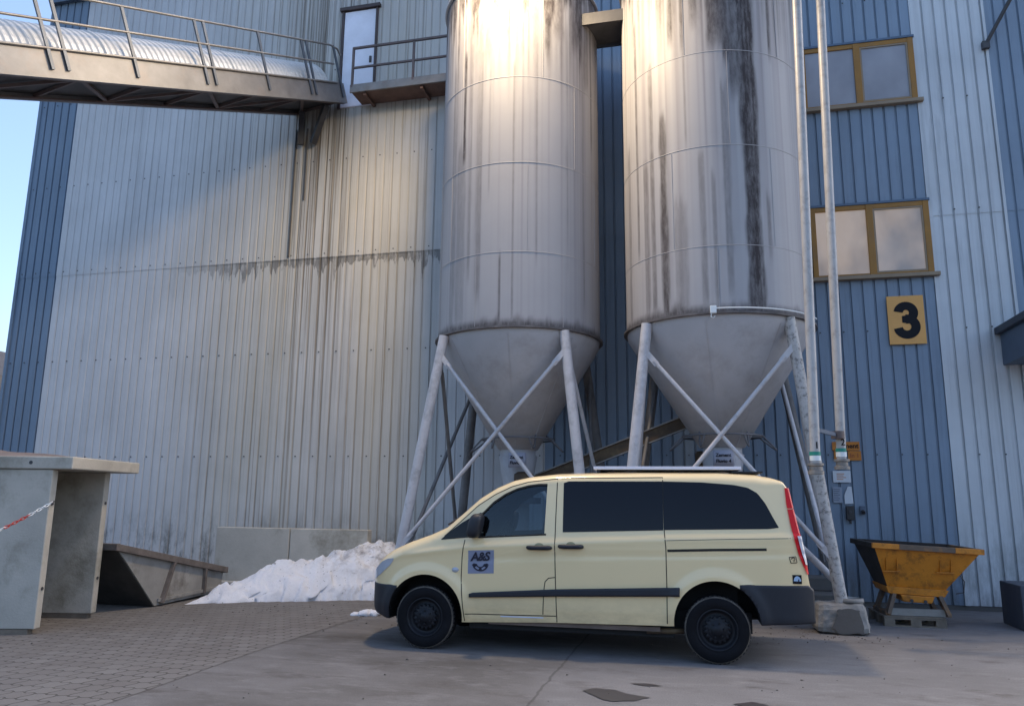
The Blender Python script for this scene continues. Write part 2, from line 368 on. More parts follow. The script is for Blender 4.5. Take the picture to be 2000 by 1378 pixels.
for i in range(360):
    u_ = rnd.random()
    if u_ < .4: x, y = rnd.uniform(-9, 5), rnd.uniform(5.5, 13)
    elif u_ < .7: x, y = rnd.gauss(1.3, .8), rnd.gauss(11.3, .35)
    else: x, y = rnd.gauss(-6.2, 1.3), rnd.gauss(11.2, .5)
    a = rnd.choice((.005, .006, .008, .010, .015)); b = a*rnd.uniform(.5, 1); t = rnd.uniform(0, 3.1); h = a*rnd.uniform(.4, .9)
    c_, s_ = math.cos(t), math.sin(t)
    P4 = [(x+c_*dx-s_*dy, y+s_*dx+c_*dy) for dx, dy in ((-a, -b), (a, -b*.7), (a*.8, b), (-a*.7, b*.8))]
    mb.hull8([(px, py, .003) for px, py in P4]+[(x+(px-x)*.6, y+(py-y)*.6, .004+h) for px, py in P4])
struct(mb.build("gravel_chips", M_CHIP), "stuff")
M_HILL = mat("wooded ridge", (.030, .036, .028, 1), .95, var=.4, scale=.15, bump=0)
hl = MB()
def hill_pt(i, j):
    t = R(95+170*i/90); rr = 46+j*12
    h = [0, .65, 1.0, 1.05, .9][j]*(11+4*mnoise.noise(Vector((i*.21, 2, j*.3)))+2.4*mnoise.noise(Vector((i*1.3, 5, j))))
    return (rr*math.sin(t), rr*math.cos(t), h-.2)
hl.grid(hill_pt, 91, 5); struct(hl.build("hill", M_HILL))

# ------------------------------------------------------------------ factory building
WY = 14.6
bld = thing("factory_building", "tall blue and pale ribbed sheet-metal factory hall behind the two silos", "building", (0, 0, 0))
def ribbed(x0, x1, z0, z1, m, yoff=0.0, pitch=.2, dep=.026):
    mb = MB(); xs = []
    n = max(1, round((x1-x0)/pitch)); p = (x1-x0)/n
    for i in range(n):
        a = x0+i*p
        xs += [(a, 0), (a+p*.78, 0), (a+p*.83, dep), (a+p*.95, dep)]
    xs.append((x1, 0))
    nz = 6; vs = []
    for k in range(nz+1):
        z = z0+(z1-z0)*k/nz
        for i, (x, d) in enumerate(xs):
            e = .004*mnoise.noise(Vector((x*1.7, z*.9, 3))) if d == 0 else 0
            vs.append((x, WY+yoff+d+e, z))
    m_ = len(xs)
    mb.add(vs, [(k*m_+i, k*m_+i+1, (k+1)*m_+i+1, (k+1)*m_+i) for k in range(nz) for i in range(m_-1)])
    o = mb.build("wall_panel", m, bld, fix=False)
    return o
TOP, SEAM = 14.2, 6.83
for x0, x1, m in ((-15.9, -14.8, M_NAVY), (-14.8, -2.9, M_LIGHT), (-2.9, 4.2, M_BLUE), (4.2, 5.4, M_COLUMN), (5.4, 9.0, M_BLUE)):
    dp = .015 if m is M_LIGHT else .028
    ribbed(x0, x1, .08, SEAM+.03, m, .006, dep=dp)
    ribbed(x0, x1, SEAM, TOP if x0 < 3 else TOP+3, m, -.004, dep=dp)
MB().box((-15.86, WY+.05, 0), (9, WY+8, TOP-.03)).build("wall_core", M_DARKSTEEL, bld)
MB().box((4.0, WY+.06, TOP-.1), (9, WY+8, TOP+2.95)).build("wall_core", M_DARKSTEEL, bld)
MB().box((-15.98, WY-.12, TOP-.02), (9.0, WY+.06, TOP+.16)).build("roof_gutter", M_GUTTER, bld, .01)
MB().box((-15.95, WY-.03, .1), (-15.87, WY+8, TOP-.03)).build("corner_flashing", M_NAVY, bld)
MB().box((4.16, WY-.025, .08), (4.24, WY-.006, TOP)).box((5.385, WY-.02, .08), (5.43, WY-.006, TOP)).build("joint_flashing", M_COLUMN, bld)
MB().box((-15.9, WY+.02, -.2), (9, WY+.4, .075)).build("footing", M_CONCD, bld)
mb = MB()
for zz in (2.55, 4.75, 6.93, 9.1, 11.3):
    x = -15.8
    while x < 5.4:
        if not (-5.0 < x < 1.5 and zz > 4.5): mb.box((x-.011, WY-.014, zz-.011), (x+.011, WY+.003, zz+.011))
        x += .4
o = mb.build("fixing_screws", M_DARKSTEEL, bld); o["kind"] = "stuff"
# windows
def glass_mat(name, col, emit=0.0, ecol=(1, .72, .45, 1)):
    k = NT(name)
    X, Y, Z = k.xyz()
    n = k.ramp(k.noise(1.1, k.mapped((1, 1, .7)), 4, .5), [(.3, 0.0), (.7, 1.0)])
    k.set(k.mix(n, mul(col, .75), mul(col, 1.2)), k.ramp(k.noise(3), [(.3, .3), (.7, .5)]), 0.0, .5)
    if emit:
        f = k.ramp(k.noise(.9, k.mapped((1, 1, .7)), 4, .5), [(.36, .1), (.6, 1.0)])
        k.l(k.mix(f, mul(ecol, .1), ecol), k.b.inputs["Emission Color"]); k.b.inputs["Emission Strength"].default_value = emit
    return k.m
M_PANE_UP = glass_mat("dusty pane", (.30, .30, .33, 1))
M_PANE_WARM = glass_mat("dusty pane with warm emission", (.30, .28, .27, 1), .10, (1, .74, .52, 1))  # warm tone of the lower panes is put in as faint, noisy emission
def window(z0, z1, pm, lab):
    x0, x1, xm = 2.15, 4.17, 3.17
    w = MB()
    w.box((x0, WY-.06, z0+.09), (x0+.09, WY+.04, z1)).box((x1-.1, WY-.06, z0+.09), (x1, WY+.04, z1)).box((xm-.06, WY-.062, z0+.09), (xm+.06, WY+.04, z1))
    for a, b in ((x0+.09, xm-.06), (xm+.06, x1-.1)):
        w.box((a, WY-.055, z1-.09), (b, WY+.04, z1)).box((a, WY-.055, z0+.09), (b, WY+.04, z0+.13))
    f = w.build("window", M_YFRAME, bld, .006); f["label"] = lab
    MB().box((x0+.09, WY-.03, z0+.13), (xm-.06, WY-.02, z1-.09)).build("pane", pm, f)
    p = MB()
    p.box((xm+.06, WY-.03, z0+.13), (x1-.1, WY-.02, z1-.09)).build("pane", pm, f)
    q = MB(); a, b = xm+.06, x1-.1
    q.box((a, WY-.05, z0+.13), (a+.03, WY-.031, z1-.09)).box((b-.03, WY-.05, z0+.13), (b, WY-.031, z1-.09)).box((a+.03, WY-.05, z0+.13), (b-.03, WY-.031, z0+.16)).box((a+.03, WY-.05, z1-.12), (b-.03, WY-.031, z1-.09))
    q.build("sash", M_SILL, f)
    MB().box((x0-.03, WY-.11, z0+.02), (x1+.08, WY+.02, z0+.088)).build("sill", M_SILL, f, .006)
    MB().box((x0-.02, WY-.07, z1+.002), (x1+.02, WY+.03, z1+.045)).build("lintel_flashing", M_GUTTER, f)
window(9.03, 10.38, M_PANE_UP, "upper ochre-framed window with grey panes")
window(5.68, 7.12, M_PANE_WARM, "lower ochre-framed window with warm glowing panes")
dr = MB()
dr.box((-7.68, WY-.05, 10.3), (-7.62, WY+.03, 12.72)).box((-6.84, WY-.05, 10.3), (-6.79, WY+.03, 12.72)).box((-7.72, WY-.09, 12.72), (-6.74, WY+.03, 12.80))
dr = dr.build("door_frame", M_DOORF, bld)
MB().box((-7.615, WY-.03, 10.32), (-6.845, WY+.02, 12.7)).build("door_leaf", M_DOORW, dr, .01)
MB().box((-6.95, WY-.06, 11.35), (-6.9, WY-.032, 11.5)).build("door_handle", M_DARKSTEEL, dr)
MB().tube([(-8.66, WY-.02, 6.9), (-8.66, WY-.03, 9.9)], .02).tube([(-8.38, WY-.02, 8.2), (-8.38, WY-.03, 9.9)], .015).build("drain_pipe", M_DARKSTEEL, bld)

# hood above the gate on the right of the wall
hood = thing("gate_hood", "grey box hood jutting from the wall at the right edge above the dark box", "canopy", (5.3, 13.4, 4.3))
MB().prism([(-.2, -.24), (3, -.24), (3, .3), (-.2, .3)], 0, 1.18).build("casing", M_GUTTER, hood, .01)
MB().box((-.28, -.1, .3), (3, 1.19, .42)).build("lip", M_BOXG, hood, .01)
bx = MB().box((4.28, 12.5, 0), (5.8, 13.3, .61)).build("equipment_box", M_BOXG, None, .015); tag(bx, "dark grey box standing on the concrete at the right edge", "box")
br_ = thing("wall_bracket", "dark slanted stay rod fixed to the wall at the top right corner", "bracket", (5.38, 14.55, 10.05))
MB().tube([(0, 0, 0), (.75, -.45, 1.35)], .035).build("rod", M_DARKSTEEL, br_)
MB().box((-.06, -.04, -.08), (.06, .04, .06)).build("base_plate", M_DARKSTEEL, br_)

# number sign
sg = thing("number_sign", "square orange sign with a large black number 3 on the blue wall", "sign", (3.64, WY-.03, 4.92))
MB().box((-.30, -.02, -.44), (.30, 0, .44)).build("plate", M_SIGN, sg, .004)
def ribbon2d(pts, w):
    vs = []; pts = [Vector((x, 0, z)) for x, z in pts]
    for i, p in enumerate(pts):
        d = (pts[min(i+1, len(pts)-1)]-pts[max(i-1, 0)]).normalized(); nn = Vector((-d.z, 0, d.x)); ww = w[i] if isinstance(w, list) else w
        vs += [p+nn*ww/2, p-nn*ww/2]
    return vs, [(2*i, 2*i+1, 2*i+3, 2*i+2) for i in range(len(pts)-1)]
three = MB()
for cz, rz_, rx, a0, a1, y in ((.128, .125, .125, 172, -95, -.024), (-.125, .145, .145, 95, -172, -.026)):
    pts = [(rx*1.0*math.cos(R(a0+(a1-a0)*i/30)), cz+rz_*math.sin(R(a0+(a1-a0)*i/30))) for i in range(31)]
    vs, fs = ribbon2d(pts, .15); three.add([v+Vector((.0, y, 0)) for v in vs], fs)
three.add([(-.07, -.0255, -.05), (.13, -.0255, -.08), (.13, -.0255, .09), (-.07, -.0255, .07)], [(0, 1, 2, 3)])
three.build("numeral", M_BLACK, sg)

# ------------------------------------------------------------------ signs by the filling pipes
def plate(name, lab, cat, x0, x1, z0, z1, m, y=WY-.02, grp=None):
    o = thing(name, lab, cat, ((x0+x1)/2, y, (z0+z1)/2), 0, grp)
    MB().box((-(x1-x0)/2, -.012, -(z1-z0)/2), ((x1-x0)/2, 0, (z1-z0)/2)).build("plate", m, o, .002)
    return o
o = plate("material_sign", "long orange sign reading Zement behind the second filling pipe", "sign", 2.27, 2.72, 2.625, 2.775, M_SIGNO)
text_mesh("lettering", "Zement", .115, M_BLACK, o, Matrix.Translation((.02, -.015, .0)) @ XZ, .003)
o = plate("material_sign", "small orange tag with one faded letter, left under the Zement sign", "sign", 2.29, 2.41, 2.46, 2.615, M_SIGNO)
text_mesh("lettering", "B", .11, M_RED, o, Matrix.Translation((0, -.015, 0)) @ XZ, .002)
o = plate("material_sign", "small orange sign with red lettering, right under the Zement sign", "sign", 2.52, 2.735, 2.45, 2.615, M_SIGNO)
text_mesh("lettering", "In 1", .10, M_RED, o, Matrix.Translation((0, -.015, 0)) @ XZ, .002)
def sheet_lines(o, w, h, n, m=M_PRINT):
    mb = MB()
    for i in range(n):
        z = h/2-h*(i+1)/(n+1); L = w*(.5+.4*random.random())
        mb.add([(-w*.42, -.0135, z-.006), (-w*.42+L, -.0135, z-.006), (-w*.42+L, -.0135, z+.006), (-w*.42, -.0135, z+.006)], [(0, 1, 2, 3)])
    mb.build("print", m, o)
o = plate("notice_sheet", "wide white notice board under the end of the second filling pipe", "notice", 2.25, 2.54, 2.07, 2.27, M_PAPER); sheet_lines(o, .2, .16, 4, M_SIGNO)
o = plate("notice_sheet", "upright notice in a clear sleeve, left below the wide white board", "notice", 2.23, 2.38, 1.72, 1.99, M_PAPERG); sheet_lines(o, .15, .25, 7)
o = thing("notice_sheet", "curled paper notice with a folded corner above the black switch box", "notice", (2.48, WY-.02, 1.85))
MB().prism([(-.065, -.15), (.075, -.14), (.06, .15), (.0, .15), (-.065, -.0)], -.014, -.002).build("sheet", M_PAPER, o); sheet_lines(o, .1, .22, 7)
o = thing("switch_box", "black switch box on the blue wall below the curled notice", "switch", (2.48, WY-.02, 1.55))
MB().box((-.06, -.09, -.12), (.065, 0, .12)).build("housing", M_SWITCH, o, .012)
MB().tube([(0, -.045, -.12), (0, -.045, -.18)], .02).build("cable_gland", M_SWITCH, o)
MB().tube([(0, -.09, .02), (0, -.11, .02)], .025).build("knob", M_DARKSTEEL, o)
o = thing("power_socket", "blue grey socket outlet on the wall right of the black switch box", "socket", (2.69, WY-.02, 1.6))
MB().box((-.045, -.05, -.07), (.045, 0, .07)).build("housing", M_SOCKET, o, .008)
MB().tube([(0, -.05, -.02), (0, -.09, -.045)], .032).build("outlet", M_SWITCH, o)

# ------------------------------------------------------------------ silos
def fbm(x, y, seed, octv=4):
    t = 0; a = 1; s = 0
    for o_ in range(octv):
        t += a*mnoise.noise(Vector((x, y, seed*7.3+o_*11))); s += a; a *= .55; x *= 2.1; y *= 2.1
    return t/s
ZR, ZT = 4.4, 10.62
def make_silo(name, lab, cx, cy, rad, rings, streaks, fringe, seed, legs, legmats, braces):
    s = thing(name, lab, "silo", (cx, cy, 0), 0, "cement silos")
    na, nz = 300, 130
    vs = []; gr = []; hz = []
    angs = [360*i/na-180 for i in range(na)]
    zs = [ZR+(ZT-ZR)*j/nz for j in range(nz+1)]
    warp = [[0]]
    for z in zs:
        dz = 0
        for a in angs:
            rr = rad+.003*mnoise.noise(Vector((a*.03, z*.8, seed)))
            t = R(a); vs.append((rr*math.sin(t), -rr*math.cos(t), z))
            if abs(a) > 110: gr.append(.1); hz.append(.1); continue
            v = 0
            for (a0, hw, z0, z1, st) in streaks:      # soot runs and a shadow band: centre angle, half width, from z, to z
                if abs(a-a0) > hw*2.2: continue
                w = hw*(1+.45*fbm(z*1.1, a0, seed+3, 3))
                c0 = a0+hw*.25*fbm(z*.7, a0+9, seed+5, 2)
                e = float(1-sm(w*.7, w*1.2, abs(a-c0)))
                e *= float(sm(z0-.35, z0+.1, z))*float(1-sm(z1-.15, z1+.1, z+.25*fbm(a*1.2, 1, seed, 2)))
                v = max(v, st*e*(.8+.45*fbm(a*.9, z*.35, seed+1)))
            L = max(0, .06+fringe*(fbm(a*.11, 0, seed+2, 4)+.12)*2.2)*(1+.0*z)
            v = max(v, .75*float(sm(ZT-L-.12, ZT-L*.6, z))) if L > 0 else v
            run = fbm(a*.35, 3, seed+12, 4)
            v = max(v, .8*float(sm(8.3, 10.3, z+1.1*run))*max(0, min(1, .35+1.6*run)))
            bott = float(1-sm(ZR+.02, ZR+.16+.35*max(0, fbm(a*.12, 4, seed+6, 4)), z))
            v = max(v, .7*bott)
            gr.append(max(0, min(1, v)))
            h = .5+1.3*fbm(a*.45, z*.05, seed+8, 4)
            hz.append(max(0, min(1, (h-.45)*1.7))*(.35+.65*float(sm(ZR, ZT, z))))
    m = MB().add(vs, [(j*na+i, j*na+(i+1) % na, (j+1)*na+(i+1) % na, (j+1)*na+i) for j in range(nz) for i in range(na)], True)
    sh = m.build("shell", M_SILO, s)
    for nme, dat in (("grime_shadow", gr), ("haze_streak", hz)):
        at = sh.data.attributes.new(nme, 'FLOAT', 'POINT'); at.data.foreach_set("value", dat)
    for zr in rings:
        MB().lathe([(rad-.004, zr-.006), (rad+.004, zr-.004), (rad+.004, zr+.004), (rad-.004, zr+.006)], 120).build("weld_ring", M_SILO, s)
    rows = [ZR]+list(rings)+[ZT]
    for q in range(len(rows)-1):
        for a in (-64, -4, 56) if q % 2 else (-34, 26, 86):
            t = R(a+seed*17+q*5); rr = rad+.002
            MB().bar((rr*math.sin(t), -rr*math.cos(t), rows[q]+.02), (rr*math.sin(t), -rr*math.cos(t), rows[q+1]-.02), .007, .006).build("plate_seam", M_SILO, s)
    for a in (20, 110, 200, 290, 335):
        t = R(a+seed*31); MB().bar(((rad-.02)*math.sin(t), -(rad-.02)*math.cos(t), ZR-.12), (.342*math.sin(t), -.342*math.cos(t), 2.55), .010, .010).build("cone_seam", M_SILOLOW, s)
    MB().lathe([(rad-.1, ZR-.03), (rad+.05, ZR-.03), (rad+.05, ZR), (rad+.005, ZR+.001)], 120, smooth=False).build("bottom_flange", M_FLANGE, s)
    MB().lathe([(rad-.01, ZR-.03), (rad-.02, ZR-.12), (.34, 2.55), (.30, 2.54)], 96).lathe([(.30, 2.54), (.30, 2.45), (.33, 2.44), (.22, 1.75), (.2, 1.7), (.2, .9)], 48).build("cone", M_SILOLOW, s)
    MB().lathe([(rad+.005, ZT), (rad+.04, ZT+.01), (rad+.04, ZT+.05), (rad-.1, ZT+.12), (.3, ZT+.55), (.0, ZT+.6)], 96).build("roof", M_SILOLOW, s)
    # legs: (top x, top y, foot x, foot y, foot z), world
    for (tx, ty, fx, fy, fz), lm in zip(legs, legmats):
        p0 = Vector((tx-cx, ty-cy, ZR-.04)); p1 = Vector((fx-cx, fy-cy, fz))
        lg = MB().tube([p0, p0.lerp(p1, .33), p0.lerp(p1, .66), p1], .082, 20).build("leg", lm, s)
    for p0, p1, bm_ in braces:      # flattened tube braces
        p0 = Vector(p0)-Vector((cx, cy, 0)); p1 = Vector(p1)-Vector((cx, cy, 0)); d = p1-p0; L = d.length; d.normalize()
        mb = MB(); mb.tube([p0+d*.22, p1-d*.22], .032, 12)
        out = Vector((0, -1, 0)) if abs(d.y) < .5 else Vector((1, 0, 0))
        for a, b in ((p0, p0+d*.3), (p1-d*.3, p1)): mb.bar(a, b, .02, .085, d.cross(out))
        mb.build("brace", bm_, s)
    # aeration ring pipe around the cone
    ring = [(.62*math.cos(t)*1.0, .62*math.sin(t), 2.72) for t in [2*math.pi*k/40 for k in range(41)]]
    MB().tube(ring, .016, 8).build("air_ring", M_HOSE, s)
    for k, (t0, sx) in enumerate(((195, -1), (-15, 1), (245, -1), (300, 1))):
        a = R(t0); p = Vector((.62*math.cos(a), .62*math.sin(a), 2.72)); q = Vector((.42*math.cos(a+.5*sx), .42*math.sin(a+.5*sx), 2.85 if k < 2 else 2.95))
        o_ = Vector((math.cos(a), math.sin(a), 0))
        pts = []
        for i in range(13):
            f = i/12; pts.append(p.lerp(q, f)+o_*(.30 if k < 2 else .08)*math.sin(math.pi*f)+Vector((0, 0, -.28*math.sin(math.pi*f))))
        MB().tube(pts, .014, 8).build("air_hose", M_HOSE, s)
    MB().bar((-.62, -.02, 2.72), (.62, -.02, 2.72), .03).build("air_bar", M_HOSE, s)
    return s
import math as _m
def th1(px): return _m.degrees(_m.asin(max(-1, min(1, (px-1016)/154))))+13.2
def th2(px): return _m.degrees(_m.asin(max(-1, min(1, (px-1397)/177))))-1.6
S1, S2 = (-3.02, 12.85), (.344, 12.6)
F1, B1, F2, B2 = 11.82, 13.85, 11.56, 13.64
L1 = [(-4.05, F1, -4.86, F1, .0), (-2.04, F1, -1.58, F1, .0), (-4.06, B1, -4.42, B1, 0), (-2.02, B1, -1.42, B1, 0)]
L2 = [(-.72, F2, -1.24, F2, 0), (1.33, F2, 1.80, 11.62, .38), (-.66, B2, -1.28, B2, 0), (1.32, B2, 2.02, B2, .2)]
def on(leg, z):
    f = (ZR-.04-z)/(ZR-.04-leg[4]); return Vector((leg[0]+(leg[2]-leg[0])*f, leg[1]+(leg[3]-leg[1])*f, z))
def xb(a, b, zt, zb, off, ma, mb_):
    o = Vector(off); return [(on(a, zt)+o, on(b, zb)+o, ma), (on(b, zt)+o*1.5, on(a, zb)+o*1.5, mb_)]
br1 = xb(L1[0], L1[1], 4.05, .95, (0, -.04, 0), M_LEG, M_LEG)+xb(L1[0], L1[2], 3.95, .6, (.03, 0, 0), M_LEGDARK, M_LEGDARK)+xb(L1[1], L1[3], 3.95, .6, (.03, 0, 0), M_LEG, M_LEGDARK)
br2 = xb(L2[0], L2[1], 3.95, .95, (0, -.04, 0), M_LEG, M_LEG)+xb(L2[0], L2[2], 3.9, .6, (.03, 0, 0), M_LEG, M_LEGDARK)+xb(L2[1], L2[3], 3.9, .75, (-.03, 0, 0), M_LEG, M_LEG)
st1 = [(th1(912), 1.3, 7.4, 9.3, .9), (th1(1085), 5, 9.6, 10.7, .6), (th1(1120), 7, 9.5, 10.7, .65), (th1(985), 4, 9.45, 10.7, .6), (th1(955), 3, 9.2, 10.7, .55), (th1(1040), 3, 9.75, 10.7, .5), (th1(1062), 1.5, 9.3, 10.7, .6), (th1(925), 2, 9.6, 10.7, .5), (th1(1018), 1.0, 9.2, 10.7, .5), (th1(1140), 3, 8.9, 10.7, .5), (th1(941), 2.4, 5.0, 10.2, .38), (th1(893), 3.0, 4.4, 9.2, .35), (th1(925), 1.2, 5.4, 9.6, .4), (th1(980), .6, 4.4, 5.6, .75), (th1(908), 4.5, 4.6, 7.6, .30),  # greyish band near the left edge is shadow put into the colour
       (th1(1003), .5, 4.6, 9.0, .5), (th1(1046), .6, 5.6, 9.3, .4), (th1(1062), .4, 5.0, 9.0, .35), (th1(1100), .6, 5.5, 9.8, .3), (th1(1132), .8, 5.0, 10, .35), (th1(1150), 1.2, 7.8, 10.7, .5), (th1(960), .5, 6.8, 9.4, .3), (th1(868), 3, 4.4, 8, .25)]
st2 = [(th2(1468), 5.2, 4.4, 10.7, 1.0), (th2(1446), 3.6, 7.9, 10.7, .8), (th2(1415), 6.0, 8.75, 10.7, .85), (th2(1432), 2.0, 8.45, 10.7, .9), (th2(1425), 2.2, 4.8, 8.0, .42), (th2(1310), 2.6, 4.4, 7.6, .85), (th2(1288), 1.5, 4.6, 8.6, .6), (th2(1258), 1.0, 5.6, 9.6, .7),
       (th2(1275), 2.2, 4.6, 7.0, .5), (th2(1340), 4.0, 4.4, 6.2, .35), (th2(1380), 1.6, 4.6, 6.9, .4), (th2(1355), .6, 7.2, 9.2, .4), (th2(1238), 2.5, 4.4, 7.4, .45), (th2(1400), 1.4, 4.6, 6.6, .38), (th2(1512), 1.2, 8.65, 10.7, .85), (th2(1375), 3.0, 9.15, 10.7, .7), (th2(1495), 1.4, 5.4, 6.2, .5), (th2(1330), 1.6, 8.95, 10.7, .8), (th2(1352), 1.3, 8.8, 10.7, .8)]
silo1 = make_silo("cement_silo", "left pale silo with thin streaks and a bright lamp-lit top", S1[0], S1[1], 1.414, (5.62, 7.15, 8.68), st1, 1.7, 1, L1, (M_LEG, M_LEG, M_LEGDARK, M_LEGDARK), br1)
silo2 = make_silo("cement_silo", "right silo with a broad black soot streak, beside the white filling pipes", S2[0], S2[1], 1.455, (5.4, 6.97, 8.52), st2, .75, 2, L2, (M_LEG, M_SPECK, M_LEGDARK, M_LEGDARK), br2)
# placards on the cones
for (x, y, z, l2, lab) in ((-2.92, 12.38, 2.35, "Fluvio 3", "grey placard reading Zement on the left silo's outlet"), (.34, 12.1, 2.36, "Fluvio 4", "grey placard reading Zement Fluvio 4 on the right silo's outlet")):
    o = thing("silo_placard", lab, "sign", (x, y-.02, z))
    w = .15
    MB().grid(lambda i, j: ((i/10-.5)*2*w, -.035+.05*((i/10-.5)*2)**2, (j/2-.5)*.24), 11, 3).build("plate", M_GREYSIGN, o, solid=.006)
    text_mesh("lettering", "Zement", .07, M_BLACK, o, Matrix.Translation((0, -.045, .045)) @ XZ, .002)
    text_mesh("lettering", l2, .07, M_BLACK, o, Matrix.Translation((0, -.045, -.045)) @ XZ, .002)
# hatch clip hanging at the left placard
# junction box and cable on right silo rim
o = thing("junction_box", "small white junction box with a cable on the right silo's lower rim", "junction box", (S2[0], S2[1], ZR))
def rimp(px, dz): 
    t = R(th2(px)); return Vector((1.54*math.sin(t), -1.54*math.cos(t), dz))
p = rimp(1391, .02); MB().box((p.x-.04, p.y-.04, p.z-.06), (p.x+.05, p.y+.03, p.z+.05)).build("housing", M_WHITE, o, .008)
MB().tube([rimp(1391+i*172/16, .035) for i in range(17)], .011, 8).build("cable", M_WHITE, o)
MB().tube([p+Vector((-.02, -.02, -.06)), p+Vector((-.03, -.02, -.11)), p+Vector((0, -.02, -.13)), p+Vector((.03, -.02, -.1))], .008, 6).build("cable_loop", M_WHITE, o)

# walkway between the silo tops
o = thing("silo_bridge", "short dark steel walkway linking the tops of the two silos", "walkway", (-1.35, 12.3, 10.05))
MB().box((-.42, -.08, -.04), (.42, .62, .0)).build("deck", M_UNDER, o)
MB().box((-.42, -.13, -.1), (.42, -.082, .12)).build("edge_beam", M_DARKSTEEL, o)
MB().box((-.42, .622, -.09), (.42, .67, .06)).build("edge_beam", M_POST, o)
MB().tube([(-.42, -.1, 1.1), (.42, -.1, 1.1)], .022).build("handrail", M_RAIL, o); MB().tube([(-.42, -.1, .6), (.42, -.1, .6)], .022).build("midrail", M_RAIL, o)
# casing behind, dropping to conveyor
o = thing("screw_conveyor", "brown slanting screw conveyor casing behind the silo legs", "conveyor", (-1.72, 13.0, 2.42))
d = Vector((2.6, 0, 1.0)).normalized()
MB().bar((-1.0, 0, -.40), (2.6, 0, 1.0), .22, .2).build("casing", M_RUSTY, o, .01)
MB().bar((-1.0, -.13, -.29), (2.6, -.13, 1.11), .03, .02).bar((-1.0, -.13, -.51), (2.6, -.13, .89), .03, .02).build("edge_angle", M_RAIL, o)
o = thing("drive_motor", "rust brown drive unit under the right silo's outlet", "motor", (.05, 13.0, 2.3))
MB().lathe([(0, -.2), (.13, -.2), (.13, .18), (.1, .22), (0, .22)], 24).build("housing", M_RUSTY, o)
MB().box((-.2, -.2, -.3), (.25, .2, -.2)).build("base", M_DARKSTEEL, o)
o = thing("drive_motor", "rust brown drive unit under the left silo's outlet", "motor", (-2.86, 12.6, 1.95))
MB().lathe([(0, -.2), (.16, -.2), (.16, .18), (.1, .22), (0, .22)], 24).build("housing", M_RUSTY, o)
MB().box((-.22, -.25, -.3), (.25, .2, -.2)).build("base", M_DARKSTEEL, o)

# foundation block
o = MB(); 
o.hull8([(1.42, 11.40, 0), (2.13, 11.42, 0), (2.2, 12.0, 0), (1.4, 12.0, 0), (1.46, 11.44, .40), (2.06, 11.46, .41), (2.14, 11.95, .40), (1.45, 11.95, .40)])
fb_ = thing("foundation_block", "whitish concrete foundation block under the right silo's speckled leg", "concrete block", (0, 0, 0))
o = o.build("block", M_CONCW, fb_, .09)
ss = o.modifiers.new("sub", 'SUBSURF'); ss.subdivision_type = 'SIMPLE'; ss.levels = ss.render_levels = 4
tx = bpy.data.textures.new("lumps", 'CLOUDS'); tx.noise_scale = .18; tx.noise_depth = 3
dm = o.modifiers.new("lumps", 'DISPLACE'); dm.texture = tx; dm.texture_coords = 'GLOBAL'; dm.strength = .05; dm.mid_level = .62
dk = MB(); sq = lambda v: math.copysign(abs(v)**.45, v)
vs = [(1.84+.17*sq(math.cos(t))*(1-.22*sq(math.sin(t)))+.05*mnoise.noise(Vector((2*math.cos(t), 2*math.sin(t), 1))), 11.395+.04*max(0, .17+.15*sq(math.sin(t)))/.4-.003, max(.012, .18+.16*sq(math.sin(t))+.03*mnoise.noise(Vector((2*math.cos(t), 2*math.sin(t), 7))))) for t in [2*math.pi*i/60 for i in range(60)]]
dk.add(vs, [tuple(range(60))]); dk.build("broken_face", M_CONCD, fb_)
MB().lathe([(.13, 0), (.17, .0), (.165, .05), (.14, .055), (.13, .01)], 32, Matrix.Translation((1.92, 11.66, .40))).build("grout_collar", M_CONCW, fb_)
o = MB().box((1.15, 12.3, 0), (2.0, 13.1, .42)).box((1.3, 12.7, .42), (1.85, 13.1, .62)).build("concrete_step", M_CONCD, None, .02); tag(o, "dark stepped concrete base behind the van's rear end", "concrete base")
o = thing("hydrant_pipe", "grey slanted pipe stub leaning behind the van's tail light", "pipe", (1.2, 11.9, .9))
MB().tube([(0, 0, .35), (.42, .05, -.08), (.62, .05, -.3)], .05, 14).build("pipe", M_LEG, o)

# ------------------------------------------------------------------ filling pipes
def fill_pipe(x0, z0, x1, y, num, lab):
    o = thing("filling_pipe", lab, "pipe", (x0, y, z0), 0, "white filling pipes")
    top = 11.5; k = (x1-x0)/6.45
    P = lambda z: Vector((k*(z-z0)*-1, 0, z-z0))
    MB().tube([P(z0), P(z0+3), P(z0+6), P(top)], .062, 20).build("pipe", M_PIPE, o)
    MB().lathe([(.07, -.12), (.1, -.12), (.1, -.08), (.078, -.07), (.078, -.02), (.1, -.01), (.1, .02), (.07, .02)], 24, smooth=False).build("coupling", M_RAIL, o)
    MB().lathe([(.0685, .05), (.0685, .115)], 24).build("white_sticker", M_WHITE, o)
    MB().lathe([(.0685, .117), (.0685, .165)], 24).build("green_sticker", M_GREEN, o)
    text_mesh("number", num, .12, M_BLACK, o, Matrix.Translation((.02, -.072, .24)) @ XZ, .002)
    return o
p1 = fill_pipe(1.425, 2.19, 1.29, 10.5, "1", "left white filling pipe with number 1 above its coupling")
p2 = fill_pipe(1.862, 2.28, 1.725, 11.25, "2", "right white filling pipe with number 2 in front of the orange sign")
o = thing("pipe_bracket", "grey bracket bar tying the two filling pipes together", "bracket", (1.42, 10.55, 2.62))
MB().bar((.05, 0, .02), (.40, .63, .0), .03, .05).build("bar", M_SOCKET, o)
MB().tube([(.40, .62, -.05), (.40, .62, .05)], .085, 20).build("clamp", M_RUSTRAIL, o)

